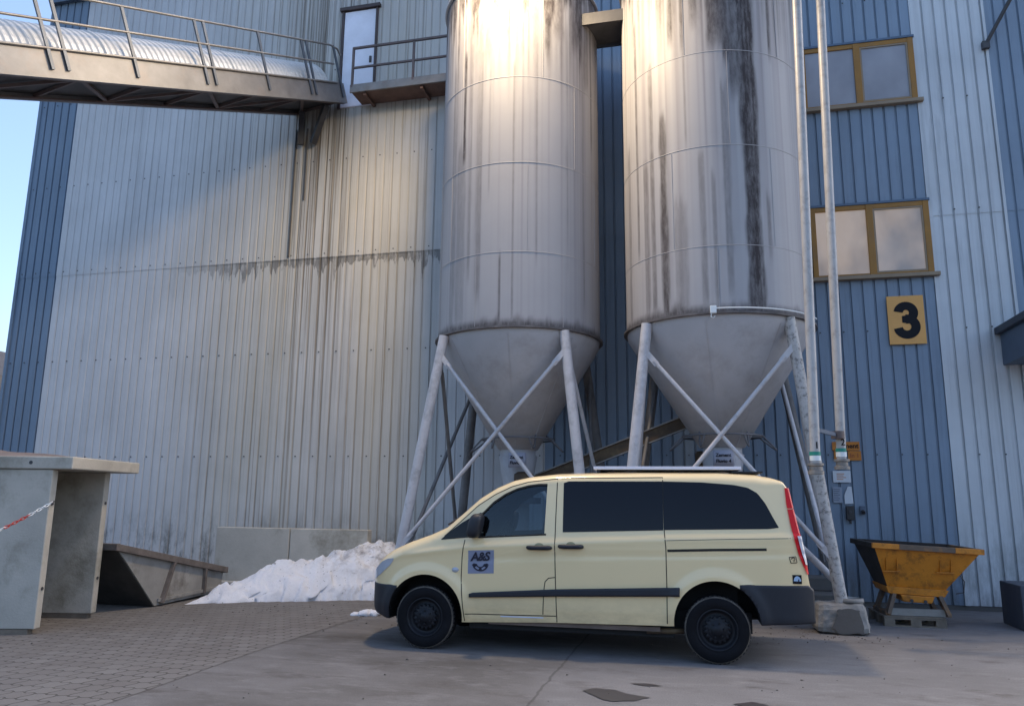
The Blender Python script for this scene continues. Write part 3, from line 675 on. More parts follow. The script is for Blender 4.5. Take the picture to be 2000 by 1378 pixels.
# ------------------------------------------------------------------ conveyor gangway
PW = Vector((-7.357, 14.58, 10.407)); E1 = Vector((.224, .891, .394)).normalized(); E2 = Vector((math.cos(R(14.1)), -math.sin(R(14.1)), 0)); E3 = E2.cross(E1).normalized()
gw = thing("conveyor_gangway", "inclined galvanised conveyor gangway with corrugated half-round cover and railing, upper left", "gangway", PW)
G = lambda a, b, c: E1*a+E2*b+E3*c      # along, right, up  (relative to PW)
def gbox(mb, a0, a1, b0, b1, c0, c1):
    mb.hull8([G(a0, b0, c0), G(a0, b1, c0), G(a1, b1, c0), G(a1, b0, c0), G(a0, b0, c1), G(a0, b1, c1), G(a1, b1, c1), G(a1, b0, c1)]); return mb
A0, A1, W = -14.0, -.12, -1.33
gbox(MB(), A0, A1, -.06, 0, 0, .43).build("side_beam", M_BEAM, gw)
gbox(MB(), A0, A1, W, W+.06, 0, .43).build("side_beam", M_BEAM, gw)
gbox(MB(), A0, A1, W+.06, -.06, .1, .13).build("floor_sheet", M_UNDER, gw)
mb = MB()
a = A0; k = 0
while a < -.6:
    b0, b1 = (-.1, W+.1) if k % 2 == 0 else (W+.1, -.1)
    mb.bar(G(a, b0, .05), G(a+1.25, b1, .05), .06, .05, E3); a += 1.25; k += 1
    mb.bar(G(a, -.06, .06), G(a, W+.06, .06), .05, .05, E3)
gbox(mb, A0, A1, -.12, -.06, 0, .03); gbox(mb, A0, A1, W+.06, W+.14, 0, .03)
mb.build("floor_bracing", M_RUSTRAIL, gw)
mb = MB(); n = int((A1-.35-A0)/.028); rad = .56
def cov(i, j):
    a = A0+i*.028; r_ = rad+(.011 if i % 4 < 2 else -.004)
    if i % 96 in (0, 1, 2): r_ += .012
    t = math.pi*j/20; return G(a, W/2+r_*math.cos(t), .40+r_*math.sin(t)*.98)
mb.grid(cov, n, 21, False); mb.build("corrugated_cover", M_CORR, gw)
mb = MB(); cc = [G(A1-.38, W/2+(rad-.01)*math.cos(math.pi*j/20), .40+(rad-.01)*math.sin(math.pi*j/20)) for j in range(21)]
mb.add(cc, [tuple(range(21))]); mb.build("cover_end", M_DARKSTEEL, gw)
posts = (-.25, -1.15, -1.3, -2.55, -3.9, -4.1, -5.55, -6.75, -7.0, -8.4, -9.8, -10.05, -11.5)
for p_ in posts:
    gbox(MB(), p_-.02, p_+.03, .003, .035, .12, 1.22).build("railing_post", M_POST, gw)
for c_, nm in ((1.22, "handrail"), (.82, "midrail"), (.42, "lower_rail")):
    mb = MB().tube([G(A0, .02, c_), G(-6, .02, c_), G(-.35, .02, c_)]+([G(-.12, .02, c_-.06), G(-.05, .02, c_-.2)] if c_ > 1 else []), .021, 10); mb.build(nm, M_RAIL, gw)
for p_ in (-.4, -.75, -2.6, -4.4):
    gbox(MB(), p_-.02, p_+.03, W-.04, W-.003, .12, 1.2).build("railing_post", M_POST, gw)
MB().tube([G(-6, W-.02, .8), G(-.2, W-.02, .8)], .018).build("midrail", M_RAIL, gw)
mb = MB().bar(G(-.5, -.3, 0), (-.85, -.05, -.9), .12).bar(G(-.5, -1.0, 0), (-1.15, -.05, -.9), .12); mb.build("shadow_bars", M_DARKSTEEL, gw)  # dark bars added in place of the shadow under the gangway

# landing in front of the upper door
ld = thing("door_landing", "steel landing with brown railing below the white upper door, left of the silos", "platform", (-7.08, 14.02, 10.33))
MB().box((0, .0, 0), (3.2, .57, .05)).build("deck", M_RUSTUNDER, ld)
MB().box((-.02, -.04, -.02), (3.2, -.001, .16)).build("kick_board", M_RAIL, ld)
mb = MB().bar((.3, .03, -.05), (.3, .56, -.05), .06).bar((1.6, .03, -.05), (1.6, .56, -.05), .06); mb.build("cantilever", M_RUSTUNDER, ld)
for x in (.02, 1.42, 2.9): MB().bar((x, -.02, .1), (x, -.02, 1.02), .045).build("railing_post", M_RUSTRAIL, ld)
MB().bar((0, -.02, 1.03), (3.2, -.02, 1.03), .045).build("handrail", M_RUSTRAIL, ld)
MB().bar((0.03, -.02, .56), (3.2, -.02, .56), .04).build("midrail", M_RUSTRAIL, ld)

# flood lamp on the rim of the left silo (its light pool is seen on both silos and the wall)
fl = thing("flood_lamp", "flood lamp on a bracket at the top front of the left silo", "lamp", (-3.1, 10.4, 11.38))
MB().lathe([(.05, .16), (.09, .14), (.2, .02), (.2, .0), (.19, .0), (.08, .12)], 28).build("shade", M_DARKSTEEL, fl)
MB().tube([(0, .0, .16), (0, .7, .25), (.0, 1.25, -.5)], .025).build("bracket", M_RAIL, fl)
lk = NT("lamp bulb"); lk.b.inputs["Emission Color"].default_value = (1, .78, .5, 1); lk.b.inputs["Emission Strength"].default_value = 40
MB().lathe([(0, .0), (.04, .03), (.05, .07), (.03, .11), (0, .12)], 16).build("bulb", lk.m, fl)
sp_d = bpy.data.lights.new("flood_light", 'SPOT'); sp_d.energy = 1020; sp_d.color = (1, .76, .47); sp_d.spot_size = R(168); sp_d.spot_blend = .55; sp_d.shadow_soft_size = .4
sp = bpy.data.objects.new("flood_light", sp_d); COL.objects.link(sp); sp.parent = fl; sp.location = (0, 0, -.02); sp.rotation_euler = (0, 0, 0)

# ------------------------------------------------------------------ left foreground: concrete shelter, chain, grey skip
sh = thing("concrete_shelter", "open-fronted precast concrete shelter with flat slab roof at the left edge", "shelter", (-8.12, 8.34, 0), R(14))
MB().box((-2.6, 0, .07), (0, .13, 2.035)).build("side_wall", M_CONC, sh, .012)
MB().box((-2.6, 1.33, .07), (0, 1.47, 2.035)).build("side_wall", M_CONC, sh, .012)
MB().box((-2.6, .13, .07), (-2.47, 1.33, 2.035)).build("rear_wall", M_CONC, sh)
MB().box((-2.7, -.03, 2.04), (.26, 1.80, 2.2)).build("roof_slab", M_CONC, sh, .015)
MB().box((-2.5, -.0, 0), (-.08, .11, .066)).box((-2.5, 1.34, 0), (-.06, 1.45, .066)).build("timber_base", M_WOOD, sh)
mb = MB()
for (x, z) in ((.004, 1.6), (.004, .55)):
    for y in (.065, 1.4): mb.tube([(x-.012, y, z), (x+.006, y, z)], .022, 12)
mb.tube([(-.28, -.032, 2.12), (-.28, -.024, 2.12)], .024, 12); mb.build("anchor_hole", M_DARKSTEEL, sh)
mb = MB()
mb.grid(lambda i, j: (-2.5+2.55*i/24, .1+1.5*j/14, 2.199+.10*math.sin(math.pi*min(1, i/24))*math.sin(math.pi*j/14)*(1+.5*mnoise.noise(Vector((i*.4, j*.4, 0))))), 25, 15); mb = mb.build("dirt_heap", M_DIRT, None)
mb.location = (-8.12, 8.34, 0); mb.rotation_euler = (0, 0, R(14)); tag(mb, "low brown heap of dirt on the shelter's roof slab", "dirt")
ch = thing("barrier_chain", "red and white plastic chain hooked to the shelter's near wall", "chain", (-8.10, 8.36, 1.62))
e0, e1 = Vector((.02, -.01, 0)), Vector((-.55, -1.35, -.62))
mb = {0: MB(), 1: MB()}
N = 34
for i in range(N):
    f0, f1 = i/N, (i+1)/N; sag = lambda f: Vector((0, 0, -.10*math.sin(math.pi*min(1, f))))
    p, q = e0.lerp(e1, f0)+sag(f0), e0.lerp(e1, f1)+sag(f1); c_ = (p+q)/2; d = (q-p).normalized(); s_ = d.orthogonal().normalized()
    if i % 2: s_ = d.cross(s_)
    pts = [c_+d*.034*math.cos(t)+s_*.016*math.sin(t) for t in [2*math.pi*k/10 for k in range(11)]]
    mb[(i//6) % 2].tube(pts, .0055, 6, False)
mb[0].build("white_links", M_CHAINW, ch); mb[1].build("red_links", M_CHAINR, ch)
MB().tube([(0, .02, 0), (.03, 0, .01), (.03, -.02, -.02)], .01).build("hook", M_DARKSTEEL, ch)

# grey skip
gs = thing("mortar_skip", "cement-caked grey skip with sloped end, between the shelter and the snow", "skip", (-8.40, 10.9, 0), 0)
# side profile in (y,z): near end slopes
prof = [(0, .02), (1.72, .06), (1.78, .42), (-.95, .97)]
def skipside(x, t): return MB().add([(x, y, z) for y, z in prof]+[(x-t, y, z) for y, z in prof], [(0, 1, 2, 3), (7, 6, 5, 4), (0, 4, 5, 1), (1, 5, 6, 2), (2, 6, 7, 3), (3, 7, 4, 0)])
skipside(0, .02).build("side_plate", M_GREYSKIP, gs); skipside(-1.25, .02).build("side_plate", M_GREYSKIP, gs)
MB().add([(-.02, -.95, .96), (-1.25, -.95, .96), (-1.25, 0, .02), (-.02, 0, .02)], [(0, 1, 2, 3)]).build("sloped_end", M_SKIPSHADE, gs, solid=.02)
MB().add([(-.02, 0, .03), (-1.25, 0, .03), (-1.25, 1.72, .07), (-.02, 1.72, .07)], [(0, 1, 2, 3)]).add([(-.02, 1.74, .07), (-1.25, 1.74, .07), (-1.25, 1.78, .42), (-.02, 1.78, .42)], [(0, 1, 2, 3)]).build("floor_plate", M_GREYSKIP, gs, solid=.02)
mb = MB().bar((.03, -1.0, .97), (.03, 1.82, .415), .07, .10).bar((-1.28, -1.0, .97), (-1.28, 1.82, .415), .07, .10).bar((.06, -.98, .97), (-1.3, -.98, .97), .07, .1).bar((.06, 1.8, .42), (-1.3, 1.8, .42), .07, .1); mb.build("rim", M_SKIPRIM, gs, .008)
MB().bar((.025, .12, .05), (.025, .35, .66), .05, .08, (1, 0, 0)).build("stiffener", M_SKIPRIM, gs); MB().bar((.025, 1.2, .08), (.025, 1.2, .5), .05, .07, (1, 0, 0)).build("stiffener", M_SKIPRIM, gs)
MB().bar((.015, .05, .10), (.015, 1.72, .13), .03, .05).build("lower_rail", M_GREYSKIP, gs)

# concrete slabs along the wall
for i, (x0, x1, lab) in enumerate(((-9.2, -7.63, "left upright concrete slab leaning near the wall behind the snow"), (-7.61, -6.03, "right upright concrete slab near the wall behind the snow peak"))):
    o = MB().box((x0, 13.55, .0), (x1, 13.75, 1.13)).build("concrete_slab", M_CONC, None, .012); tag(o, lab, "concrete slab", "upright slabs at the wall")
o = MB().box((-9.6, 13.35, 0), (-5.6, 13.54, .14)).build("kerb_stone", M_CONC, None, .02); tag(o, "low concrete kerb at the foot of the upright slabs", "kerb")

# snow
sn = MB(); NS, NP = 200, 60
fx = [-8.12, -7.6, -6.8, -5.8, -4.6, -3.9]; fy = [11.28, 11.70, 12.10, 12.6, 12.95, 13.1]
rx = [-8.15, -7.72, -7.3, -7.02, -6.75, -6.32, -6.05, -5.75, -5.3, -4.9, -4.3, -3.8]
rz = [.02, .34, .54, .58, .56, .78, .90, .90, .72, .5, .2, .05]
def snow(i, j):
    f = i/(NS-1); X = -8.15+4.3*f; yb = float(np.interp(X, fx, fy)); h = float(np.interp(X, rx, rz)); t = j/(NP-1)
    dep = .25+.75*min(1, h*1.3)
    y = yb+t*2*dep; z = h*math.sin(math.pi*min(1, max(0, t)))**.8 if 0 < t < 1 else 0
    e = min(1, z/.15); P = Vector((X, y, z))
    nz = .15*mnoise.noise(P*2.2)+.09*mnoise.noise(P*5.2)+.05*mnoise.noise(P*12)+.02*mnoise.noise(P*26)
    wob = .14*mnoise.noise(Vector((X*3.1, 3, t)))+.09*mnoise.noise(Vector((X*9, 7, t)))
    wob *= max(0, 1-t*5)
    return (X+.12*e*mnoise.noise(P*4+Vector((9, 0, 0))), y+wob+nz*.6*e, max(-.02, z+nz*e-(0.02 if t in (0, 1) else 0)))
sn.grid(snow, NS, NP)
o = sn.build("snow_pile", M_SNOW); tag(o, "large dirty white snow pile in front of the wall, left of the van", "snow pile")
o = bpy.data.objects.new("snow_lump", None); bpy.data.objects.remove(o)
mb = MB()
for c_, s_ in (((0, 0, .02), .11), ((.13, .05, .02), .09), ((-.13, -.04, .01), .07), ((.05, .1, .03), .08)):
    vs = []
    for i in range(9):
        for j in range(14):
            p = Vector((math.sin(math.pi*i/8)*math.cos(2*math.pi*j/14), math.sin(math.pi*i/8)*math.sin(2*math.pi*j/14), math.cos(math.pi*i/8)*.6))
            p *= s_*(1+.45*mnoise.noise(p*2.3+Vector(c_)*20)); vs.append(p+Vector(c_))
    mb.add(vs, [(i*14+j, i*14+(j+1) % 14, (i+1)*14+(j+1) % 14, (i+1)*14+j) for i in range(8) for j in range(14)], True)
o = mb.build("snow_lump", M_SNOW); o.location = (-4.93, 11.1, 0); tag(o, "small lump of snow on the ground at the van's nose", "snow lump")

# ------------------------------------------------------------------ yellow skip on its pallet
pl = thing("wooden_pallet", "grey wooden pallet under the yellow skip", "pallet", (2.48, 12.42, 0), R(3))
for i in range(5): MB().box((0, .02+i*.19, .118), (.82, .13+i*.19, .142)).build("deck_board", M_WOOD, pl, .003)
for y in (.0, .37, .75):
    MB().box((0, y, .098), (.82, y+.11, .1175)).build("stringer", M_WOOD, pl)
    for x in (0, .35, .68): MB().box((x, y, .021), (x+.14, y+.11, .0975)).build("block", M_WOOD, pl)
    MB().box((0, y, 0), (.82, y+.11, .02)).build("bottom_board", M_WOOD, pl)
ys_ = thing("concrete_skip", "rusty yellow tapered concrete skip standing on the wooden pallet", "skip", (2.95, 12.5, .143), R(2))
tilt = Matrix.Rotation(R(2.6), 4, 'Y')
def frust(t, b, zt, zb):    # t=(x0,x1,y0,y1)
    return [tilt @ Vector(p) for p in ((b[0], b[2], zb), (b[1], b[2], zb), (b[1], b[3], zb), (b[0], b[3], zb), (t[0], t[2], zt), (t[1], t[2], zt), (t[1], t[3], zt), (t[0], t[3], zt))]
T_, B_ = (-.60, .77, -.16, 1.12), (-.40, .36, .02, .75)
fo = frust(T_, B_, .93, .38)
bm_ = MB().add(fo, [(0, 1, 5, 4), (1, 2, 6, 5), (2, 3, 7, 6)]); bm_.build("hopper", M_ORANGE, ys_, solid=.012)
MB().add([fo[3], fo[0], fo[4], fo[7]], [(0, 1, 2, 3)]).build("dark_left_side", M_SKIPIN, ys_, solid=.014)  # left side in a darker brown than the rest of the hopper
rim = MB(); rm = M_ORANGE
def rimbar(x0, y0, x1, y1, nme, m, h=.075):
    a, b = tilt @ Vector((x0, y0, .955)), tilt @ Vector((x1, y1, .955)); MB().bar(a, b, .06, h).build(nme, m, ys_, .006)
rimbar(-.64, -.19, -.28, -.19, "rim_bar", M_ORANGE); rimbar(-.28, -.19, .45, -.19, "rim_bar", M_ORANGEWORN); rimbar(.45, -.19, .82, -.19, "rim_bar", M_ORANGE)
rimbar(.79, -.16, .79, 1.13, "rim_bar", M_ORANGEWORN); rimbar(-.62, -.16, -.62, 1.13, "rim_bar", M_SKIPIN); rimbar(-.65, 1.16, .82, 1.16, "rim_bar", M_SKIPIN)
fi = frust((-.57, .74, -.12, 1.08), (-.38, .33, .06, .7), .985, .5)
MB().grid(lambda i, j: tilt @ Vector((-.58+1.33*i/14, -.13+1.22*j/14, .87+.06*mnoise.noise(Vector((i*.5, j*.5, 2))))), 15, 15).build("cement_residue", M_SKIPIN, ys_)
mb = MB()
mb.hull8(frust((-.43, .40, -.03, .78), (-.39, .35, -.02, .76), .385, .29)); mb.build("lower_band", M_ORANGE, ys_, .005)
mb = MB().hull8([tilt @ Vector(p) for p in ((-.20, -.04, .19), (.17, -.04, .19), (.17, .6, .19), (-.20, .6, .19), (-.24, -.05, .285), (.21, -.05, .285), (.21, .7, .285), (-.24, .7, .285))]); mb.build("outlet_chute", M_ORANGE, ys_, .01)
mb = MB()
for x in (-.10, .08): mb.tube([tilt @ Vector((x, -.05, .215)), tilt @ Vector((x, -.075, .215))], .022, 12)
mb.build("bolt", M_DARKSTEEL, ys_)
for sx in (-1, 1):
    mb = MB().bar((.0+sx*.40, .02, .02), (sx*.30, .05, .3), .05, .14, (0, 1, 0)).bar((.0+sx*.40, .66, .02), (sx*.30, .62, .3), .05, .14, (0, 1, 0)).bar((sx*.40, .0, .025), (sx*.40, .72, .025), .07, .05); mb.build("leg", M_ORANGEWORN, ys_)
MB().box((-.36, .02, .003), (.36, .05, .1)).build("front_sill", M_GREYSKIP, ys_)
for x in (-.33, .38):
    mb = MB(); base = lambda z: -.16+(.93-z)/(.55)*.18
    for dx in (-.07, .07): mb.bar((x+dx, base(.75)-.02, .8), (x+dx, base(.6)-.03, .62), .012, .05)
    mb.bar((x-.13, base(.6)-.05, .62), (x+.1, base(.6)-.05, .62), .05, .012); mb.build("lifting_lug", M_ORANGE, ys_)
mb = MB(); mb.tube([(.55, -.05, .62), (.62, -.06, .5), (.6, -.05, .35), (.5, -.04, .33)], .008, 6); mb.build("wire", M_DARKSTEEL, ys_)

# far house at the left edge
fh = thing("distant_house", "dark roofed house far off at the left edge of the wall", "house", (-36.5, 30.0, 0))
MB().box((-6, 0, 0), (2.7, 8, 6.3)).build("wall", mat("brown plaster", lin(84, 60, 54), .9), fh)
MB().prism([(-6.4, 6.31), (3.1, 6.31), (2.9, 7.5), (-1.6, 9.6)], -.4, 8.4).build("roof", mat("dark roof", lin(58, 56, 58), .8), fh)

# ------------------------------------------------------------------ van
VA = Vector((-3.19, 8.90, 0))
van = thing("van", "cream yellow van with black bumpers and big off-road tyres parked before the silos", "van", VA, math.atan2(.08, 3.30))
YC = .965; HW = .955
def paint():
    k = NT("cream van paint"); X, Y, Z = k.xyz()
    c = k.mix(k.noise(1.2), (.83, .635, .345, 1), (.86, .66, .365, 1))
    d = k.math('MULTIPLY', k.math('SUBTRACT', 1.0, k.step(Z, .32, .75)), k.ramp(k.noise(2.5, k.mapped((1, 1, 2)), 8, .7), [(.35, 0.0), (.7, 1.0)]))
    c = k.mix(k.math('MULTIPLY', d, .45), c, lin(128, 112, 92))
    k.set(c, .38, 0.0, .5); k.b.inputs["Coat Weight"].default_value = .7; k.b.inputs["Coat Roughness"].default_value = .06
    return k.m
M_PAINT = paint()
M_PLAST = mat("black bumper plastic", (.012, .014, .021, 1), .55, var=.15, scale=3, bump=.05, bscale=200)
M_INNER = mat("black lining", (.012, .012, .013, 1), .8, bump=0)
M_RUBBER = mat("gap rubber", (.02, .018, .014, 1), .8, bump=0)
M_TYRE = mat("tyre rubber", (.009, .009, .011, 1), .8, var=.25, scale=6, bump=.1, bscale=90, spec=.15)
M_TYREW = mat("dusty tyre shoulder", (.030, .026, .024, 1), .85, var=.4, scale=8, bump=.3, bscale=60)
M_TYRED = mat("brown dried mud", (.10, .085, .07, 1), .9, var=.5, scale=7, bump=.3, bscale=60)
M_RIM = mat("black steel rim", (.009, .010, .014, 1), .5, var=.15, bump=0, spec=.3)
M_PRIV = NT("privacy glass").set((.006, .007, .012, 1), .05, 0.0, .2).m
def clear_glass(name, tint):
    k = NT(name); t = k.n("ShaderNodeBsdfTransparent"); t.inputs[0].default_value = tint
    g_ = k.n("ShaderNodeBsdfGlossy"); g_.inputs["Roughness"].default_value = .03; g_.inputs[0].default_value = (.45, .5, .55, 1)
    fr = k.n("ShaderNodeFresnel"); fr.inputs[0].default_value = 1.5
    mx = k.n("ShaderNodeMixShader"); k.l(k.math('ADD', fr.outputs[0], .03), mx.inputs[0]); k.l(t.outputs[0], mx.inputs[1]); k.l(g_.outputs[0], mx.inputs[2]); k.l(mx.outputs[0], k.out.inputs[0])
    return k.m
M_GLASS = clear_glass("tinted glass", (.42, .52, .58, 1))
M_TAIL = NT("red tail lens").set((.56, .008, .014, 1), .25, 0.0, .2).m
M_TAILC = NT("clear tail lens").set((.42, .44, .50, 1), .12).m
M_LAMP = NT("headlight lens").set((.50, .52, .57, 1), .10, .15).m
M_LOGO = mat("grey blue logo foil", lin(134, 138, 158), .4, var=.04, bump=0)
M_LOGOT = mat("navy logo print", lin(28, 28, 48), .45, var=.05, bump=0)
M_SOLAR = mat("white roof panel frame", lin(205, 210, 226), .4, var=.03, bump=0)
FWC, RWC = (-.01, .355), (3.31, .355)

ZT_S = [-.87, -.80, -.70, -.60, -.45, -.25, 0, .2, .4, .6, .8, 1.0, 1.2, 1.5, 2.0, 2.5, 3.4, 3.8, 3.98, 4.08, 4.13, 4.17, 4.22, 4.27, 4.295, 4.315]
ZT_Z = [.66, .86, .96, 1.03, 1.115, 1.20, 1.29, 1.38, 1.55, 1.73, 1.855, 1.94, 1.985, 2.015, 2.03, 2.035, 2.035, 2.015, 1.98, 1.945, 1.87, 1.62, 1.34, 1.03, .85, .74]
def zt(s): return float(np.interp(s, ZT_S, ZT_Z))
def zb(s): return float(np.interp(s, [-.87, -.7, -.5, -.3, .43, 1.54, 2.8, 3.75, 4.32], [.48, .37, .33, .32, .315, .355, .375, .43, .46]))
def shoulder(s): return float(np.interp(s, [-.6, .48, 1.54, 2.78, 4.2], [1.02, 1.165, 1.235, 1.30, 1.345]))
def wside(s, z):
    w = HW
    if s < -.2:
        u_ = min(1, (-.2-s)/.68); w *= max(.02, (1-u_**2.7))**(1/2.4)
    if s > 3.95:
        u_ = (s-3.95)/.37; w -= .10*u_**2.2
    if z > 1.15: w -= .14*((z-1.15)/.87)**1.35
    if z < .5: w -= .05*((.5-z)/.2)**1.5
    sh_ = shoulder(s)
    w += .012*math.exp(-((z-sh_)/.035)**2) - .014*float(sm(sh_-.02, sh_+.06, z))
    cr = float(np.interp(s, [.5, 1.54, 2.78, 4.1], [1.02, 1.09, 1.125, 1.17]))
    if s > .3: w -= .010*math.exp(-((z-cr)/.03)**2)*float(sm(.3, .7, s))
    for (cx, cz) in ((FWC[0], .385), (RWC[0], .41)):
        d = math.hypot(s-cx, z-cz)
        w += .028*float(1-sm(.50, .60, d))
    if z < .43 and .5 < s < 2.8: w += .012*float(sm(.41, .38, z)) if False else .012*(1-float(sm(.37, .43, z)))
    return max(.01, w)
def section(s, zlo, zhi, off=0.0, rcv=None, crown=.03, ns=46, tight=False):
    crown = crown*float(np.interp(s, [-.3, .1, .95, 1.5], [1, .1, .1, 1]))
    h = zhi-zlo; rc = rcv if rcv is not None else (.12 if s < 3.9 else float(np.interp(s, [3.9, 4.1], [.12, .04])))
    if s < .3 and rcv is None: rc = .13
    rc = min(rc, h*.45); pts = []
    for i in range(ns):
        z = zlo+(h-rc)*i/(ns-1); pts.append((wside(s, z)+off, z))
    wt = pts[-1][0]; rcx = min(rc*1.2, wt*.6)
    for i in range(1, 8):
        t = R(90*i/7); pts.append((wt-rcx+rcx*math.cos(t), zhi-rc+rc*math.sin(t)))
    w2 = pts[-1][0]
    for i in range(1, 7): f = i/6; pts.append((w2*(1-f), zhi+crown*(1-(1-f)**2)))
    return pts
def loft(stations, zlo, zhi, name, m, parent, off=0.0, rcv=None, crown=.03, ns=46):
    mb = MB(); rows = []
    for s in stations:
        hp = section(s, zlo(s), zhi(s), off, rcv, crown, ns)
        full = [(YC-w, z) for w, z in hp]+[(YC+w, z) for w, z in hp[-2::-1]]
        rows.append([(s, y, z) for y, z in full])
    n = len(rows[0]); vs = [p for r_ in rows for p in r_]
    fs = [(i*n+k, (i+1)*n+k, (i+1)*n+(k+1) % n, i*n+(k+1) % n) for i in range(len(rows)-1) for k in range(n)]
    mb.add(vs, fs, True); mb.add(rows[0], [tuple(range(n))]); mb.add(rows[-1], [tuple(range(n))[::-1]])
    bm = None
    o = mb.build(name, m, parent)
    bm = bmesh.new(); bm.from_mesh(o.data); bmesh.ops.remove_doubles(bm, verts=bm.verts, dist=1e-5); bmesh.ops.recalc_face_normals(bm, faces=bm.faces); bm.to_mesh(o.data); bm.free()
    return o
st = sorted(set([round(-.87+.02*i, 3) for i in range(26)]+[round(-.35+.035*i, 3) for i in range(125) if -.35+.035*i < 4.0]+[round(4.0+.012*i, 3) for i in range(27)]))
body = loft(st, zb, zt, "body", M_PAINT, van)
def cyl(cx, cz, r_, y0, y1):
    return MB().lathe([(0, y0), (r_, y0), (r_, y1), (0, y1)], 64, Matrix.Translation((cx, 0, cz)), 'Y').build("cutter", None, van)
ARF, ARR = (FWC[0], .385, .455), (RWC[0], .41, .458)
cav_st = [.12, .3, .5, .8, 1.2, 1.6, 2.2, 3.0, 3.9]
def cav(s): return max(.98, zt(s)-.07)
for y0, y1 in ((-.2, .42), (YC*2-.42, YC*2+.2)):
    for a_ in (ARF, ARR): cut(body, cyl(a_[0], a_[1], a_[2], y0, y1), M_INNER)
cut(body, loft(cav_st, lambda s: .90, cav, "cutter", M_INNER, van, -.06, .08, .0, 14), M_INNER)
DW = [(.60, 1.285), (.66, 1.545), (.78, 1.665), (.92, 1.765), (1.06, 1.83), (1.2, 1.868), (1.33, 1.885), (1.425, 1.885), (1.405, 1.335), (1.1, 1.31)]
cut(body, MB().prism(DW, -.3, YC*2+.3).build("cutter", None, van), M_RUBBER)
WSH = [(.20, 1.50), (.50, 1.76), (.80, 1.97), (.88, 1.86), (.55, 1.60), (.30, 1.38)]
cut(body, MB().prism(WSH, YC-.66, YC+.66).build("cutter", None, van), M_RUBBER)
for p_ in body.data.polygons: p_.use_smooth = True
md = body.modifiers.new("split", 'EDGE_SPLIT'); md.split_angle = R(35)

def ysurf(s, z, off=0.0): return YC-wside(s, z)-off
def patch(lo, hi, s0, s1, off, name, m, parent, n=40, nz=10, mirror=False, thick=0.0):
    mb = MB()
    def fn(i, j):
        s = s0+(s1-s0)*i/(n-1); a, b = lo(s), hi(s); z = a+(b-a)*j/(nz-1)
        y = ysurf(s, z, off); return (s, 2*YC-y if mirror else y, z)
    mb.grid(fn, n, nz); return mb.build(name, m, parent, solid=thick)
def pl_(xs, zs): return lambda s: float(np.interp(s, xs, zs))
def ycor(s, z):
    hp = section(s, zb(s), zt(s)); zz = [p[1] for p in hp[:53]]; ww = [p[0] for p in hp[:53]]
    return YC-float(np.interp(z, zz, ww))
def ribbon(pts, w, off, name, m, parent, n=40):
    pts = [Vector((a, 0, b)) for a, b in pts]; L = [0]
    for a, b in zip(pts, pts[1:]): L.append(L[-1]+(b-a).length)
    q = []
    for i in range(n):
        t = L[-1]*i/(n-1); k = 0
        while k < len(pts)-2 and t > L[k+1]: k += 1
        q.append(pts[k].lerp(pts[k+1], (t-L[k])/(L[k+1]-L[k])))
    vs = []
    for i, p in enumerate(q):
        d = (q[min(i+1, n-1)]-q[max(i-1, 0)]).normalized(); nn = Vector((-d.z, 0, d.x))*w/2
        for e in (p+nn, p-nn): vs.append((e.x, ycor(e.x, e.z)-off, e.z))
    return MB().add(vs, [(2*i, 2*i+1, 2*i+3, 2*i+2) for i in range(n-1)]).build(name, m, parent)
# glazing
qlo, qhi = pl_([.16, .62], [1.238, 1.285]), pl_([.16, .28, .40, .55, .63], [1.245, 1.345, 1.435, 1.525, 1.56])
patch(qlo, qhi, .165, .64, .004, "quarter_window", M_PRIV, van)
# black border round the door window
bl = lambda s: float(np.interp(s, [.60, 1.44], [1.265, 1.315])); bh = lambda s: float(np.interp(s, [.60, .66, .78, .92, 1.06, 1.2, 1.33, 1.44], [1.53, 1.565, 1.69, 1.785, 1.85, 1.888, 1.905, 1.905]))
dl = lambda s: float(np.interp(s, [.60, 1.1, 1.405], [1.285, 1.31, 1.335])); dh = lambda s: float(np.interp(s, [.60, .66, .78, .92, 1.06, 1.2, 1.33, 1.425], [1.50, 1.545, 1.665, 1.765, 1.83, 1.868, 1.885, 1.885]))
patch(dh, bh, .62, 1.425, .003, "window_seal", M_RUBBER, van, 40, 3)
patch(bl, dl, .62, 1.425, .003, "window_seal", M_RUBBER, van, 40, 3)
for mir in (False, True):
    patch(lambda s: dl(s)-.02, lambda s: dh(s)+.015, .60, 1.43, -.022, "front_side_window", M_GLASS, van, 40, 10, mir)
    patch(pl_([1.62, 2.765], [1.352, 1.395]), pl_([1.62, 1.68, 2.765], [1.915, 1.935, 1.94]), 1.62, 2.762, .003, "sliding_door_window", M_PRIV, van, 40, 12, mir)
    patch(pl_([2.76, 3.9, 4.0], [1.398, 1.43, 1.445]), pl_([2.76, 3.2, 3.55, 3.7, 3.80, 3.88, 3.95, 4.0], [1.94, 1.932, 1.905, 1.875, 1.815, 1.70, 1.55, 1.452]), 2.769, 4.0, .003, "rear_side_window", M_PRIV, van, 60, 12, mir)
def roofz(s, y):
    hp = section(s, zb(s), zt(s)); a = abs(y-YC); ws = [p[0] for p in hp[-14:]][::-1]; zz = [p[1] for p in hp[-14:]][::-1]
    return float(np.interp(a, ws, zz))
MB().grid(lambda i, j: (.18+.72*i/20, YC-.70+1.4*j/20, roofz(.18+.72*i/20, YC-.70+1.4*j/20)-.012), 21, 21).build("windscreen", M_GLASS, van)
MB().tube([(.15, .35, 1.405), (.42, .6, 1.60)], .012).tube([(.15, 1.0, 1.43), (.42, 1.25, 1.62)], .012).build("wiper", M_PLAST, van)
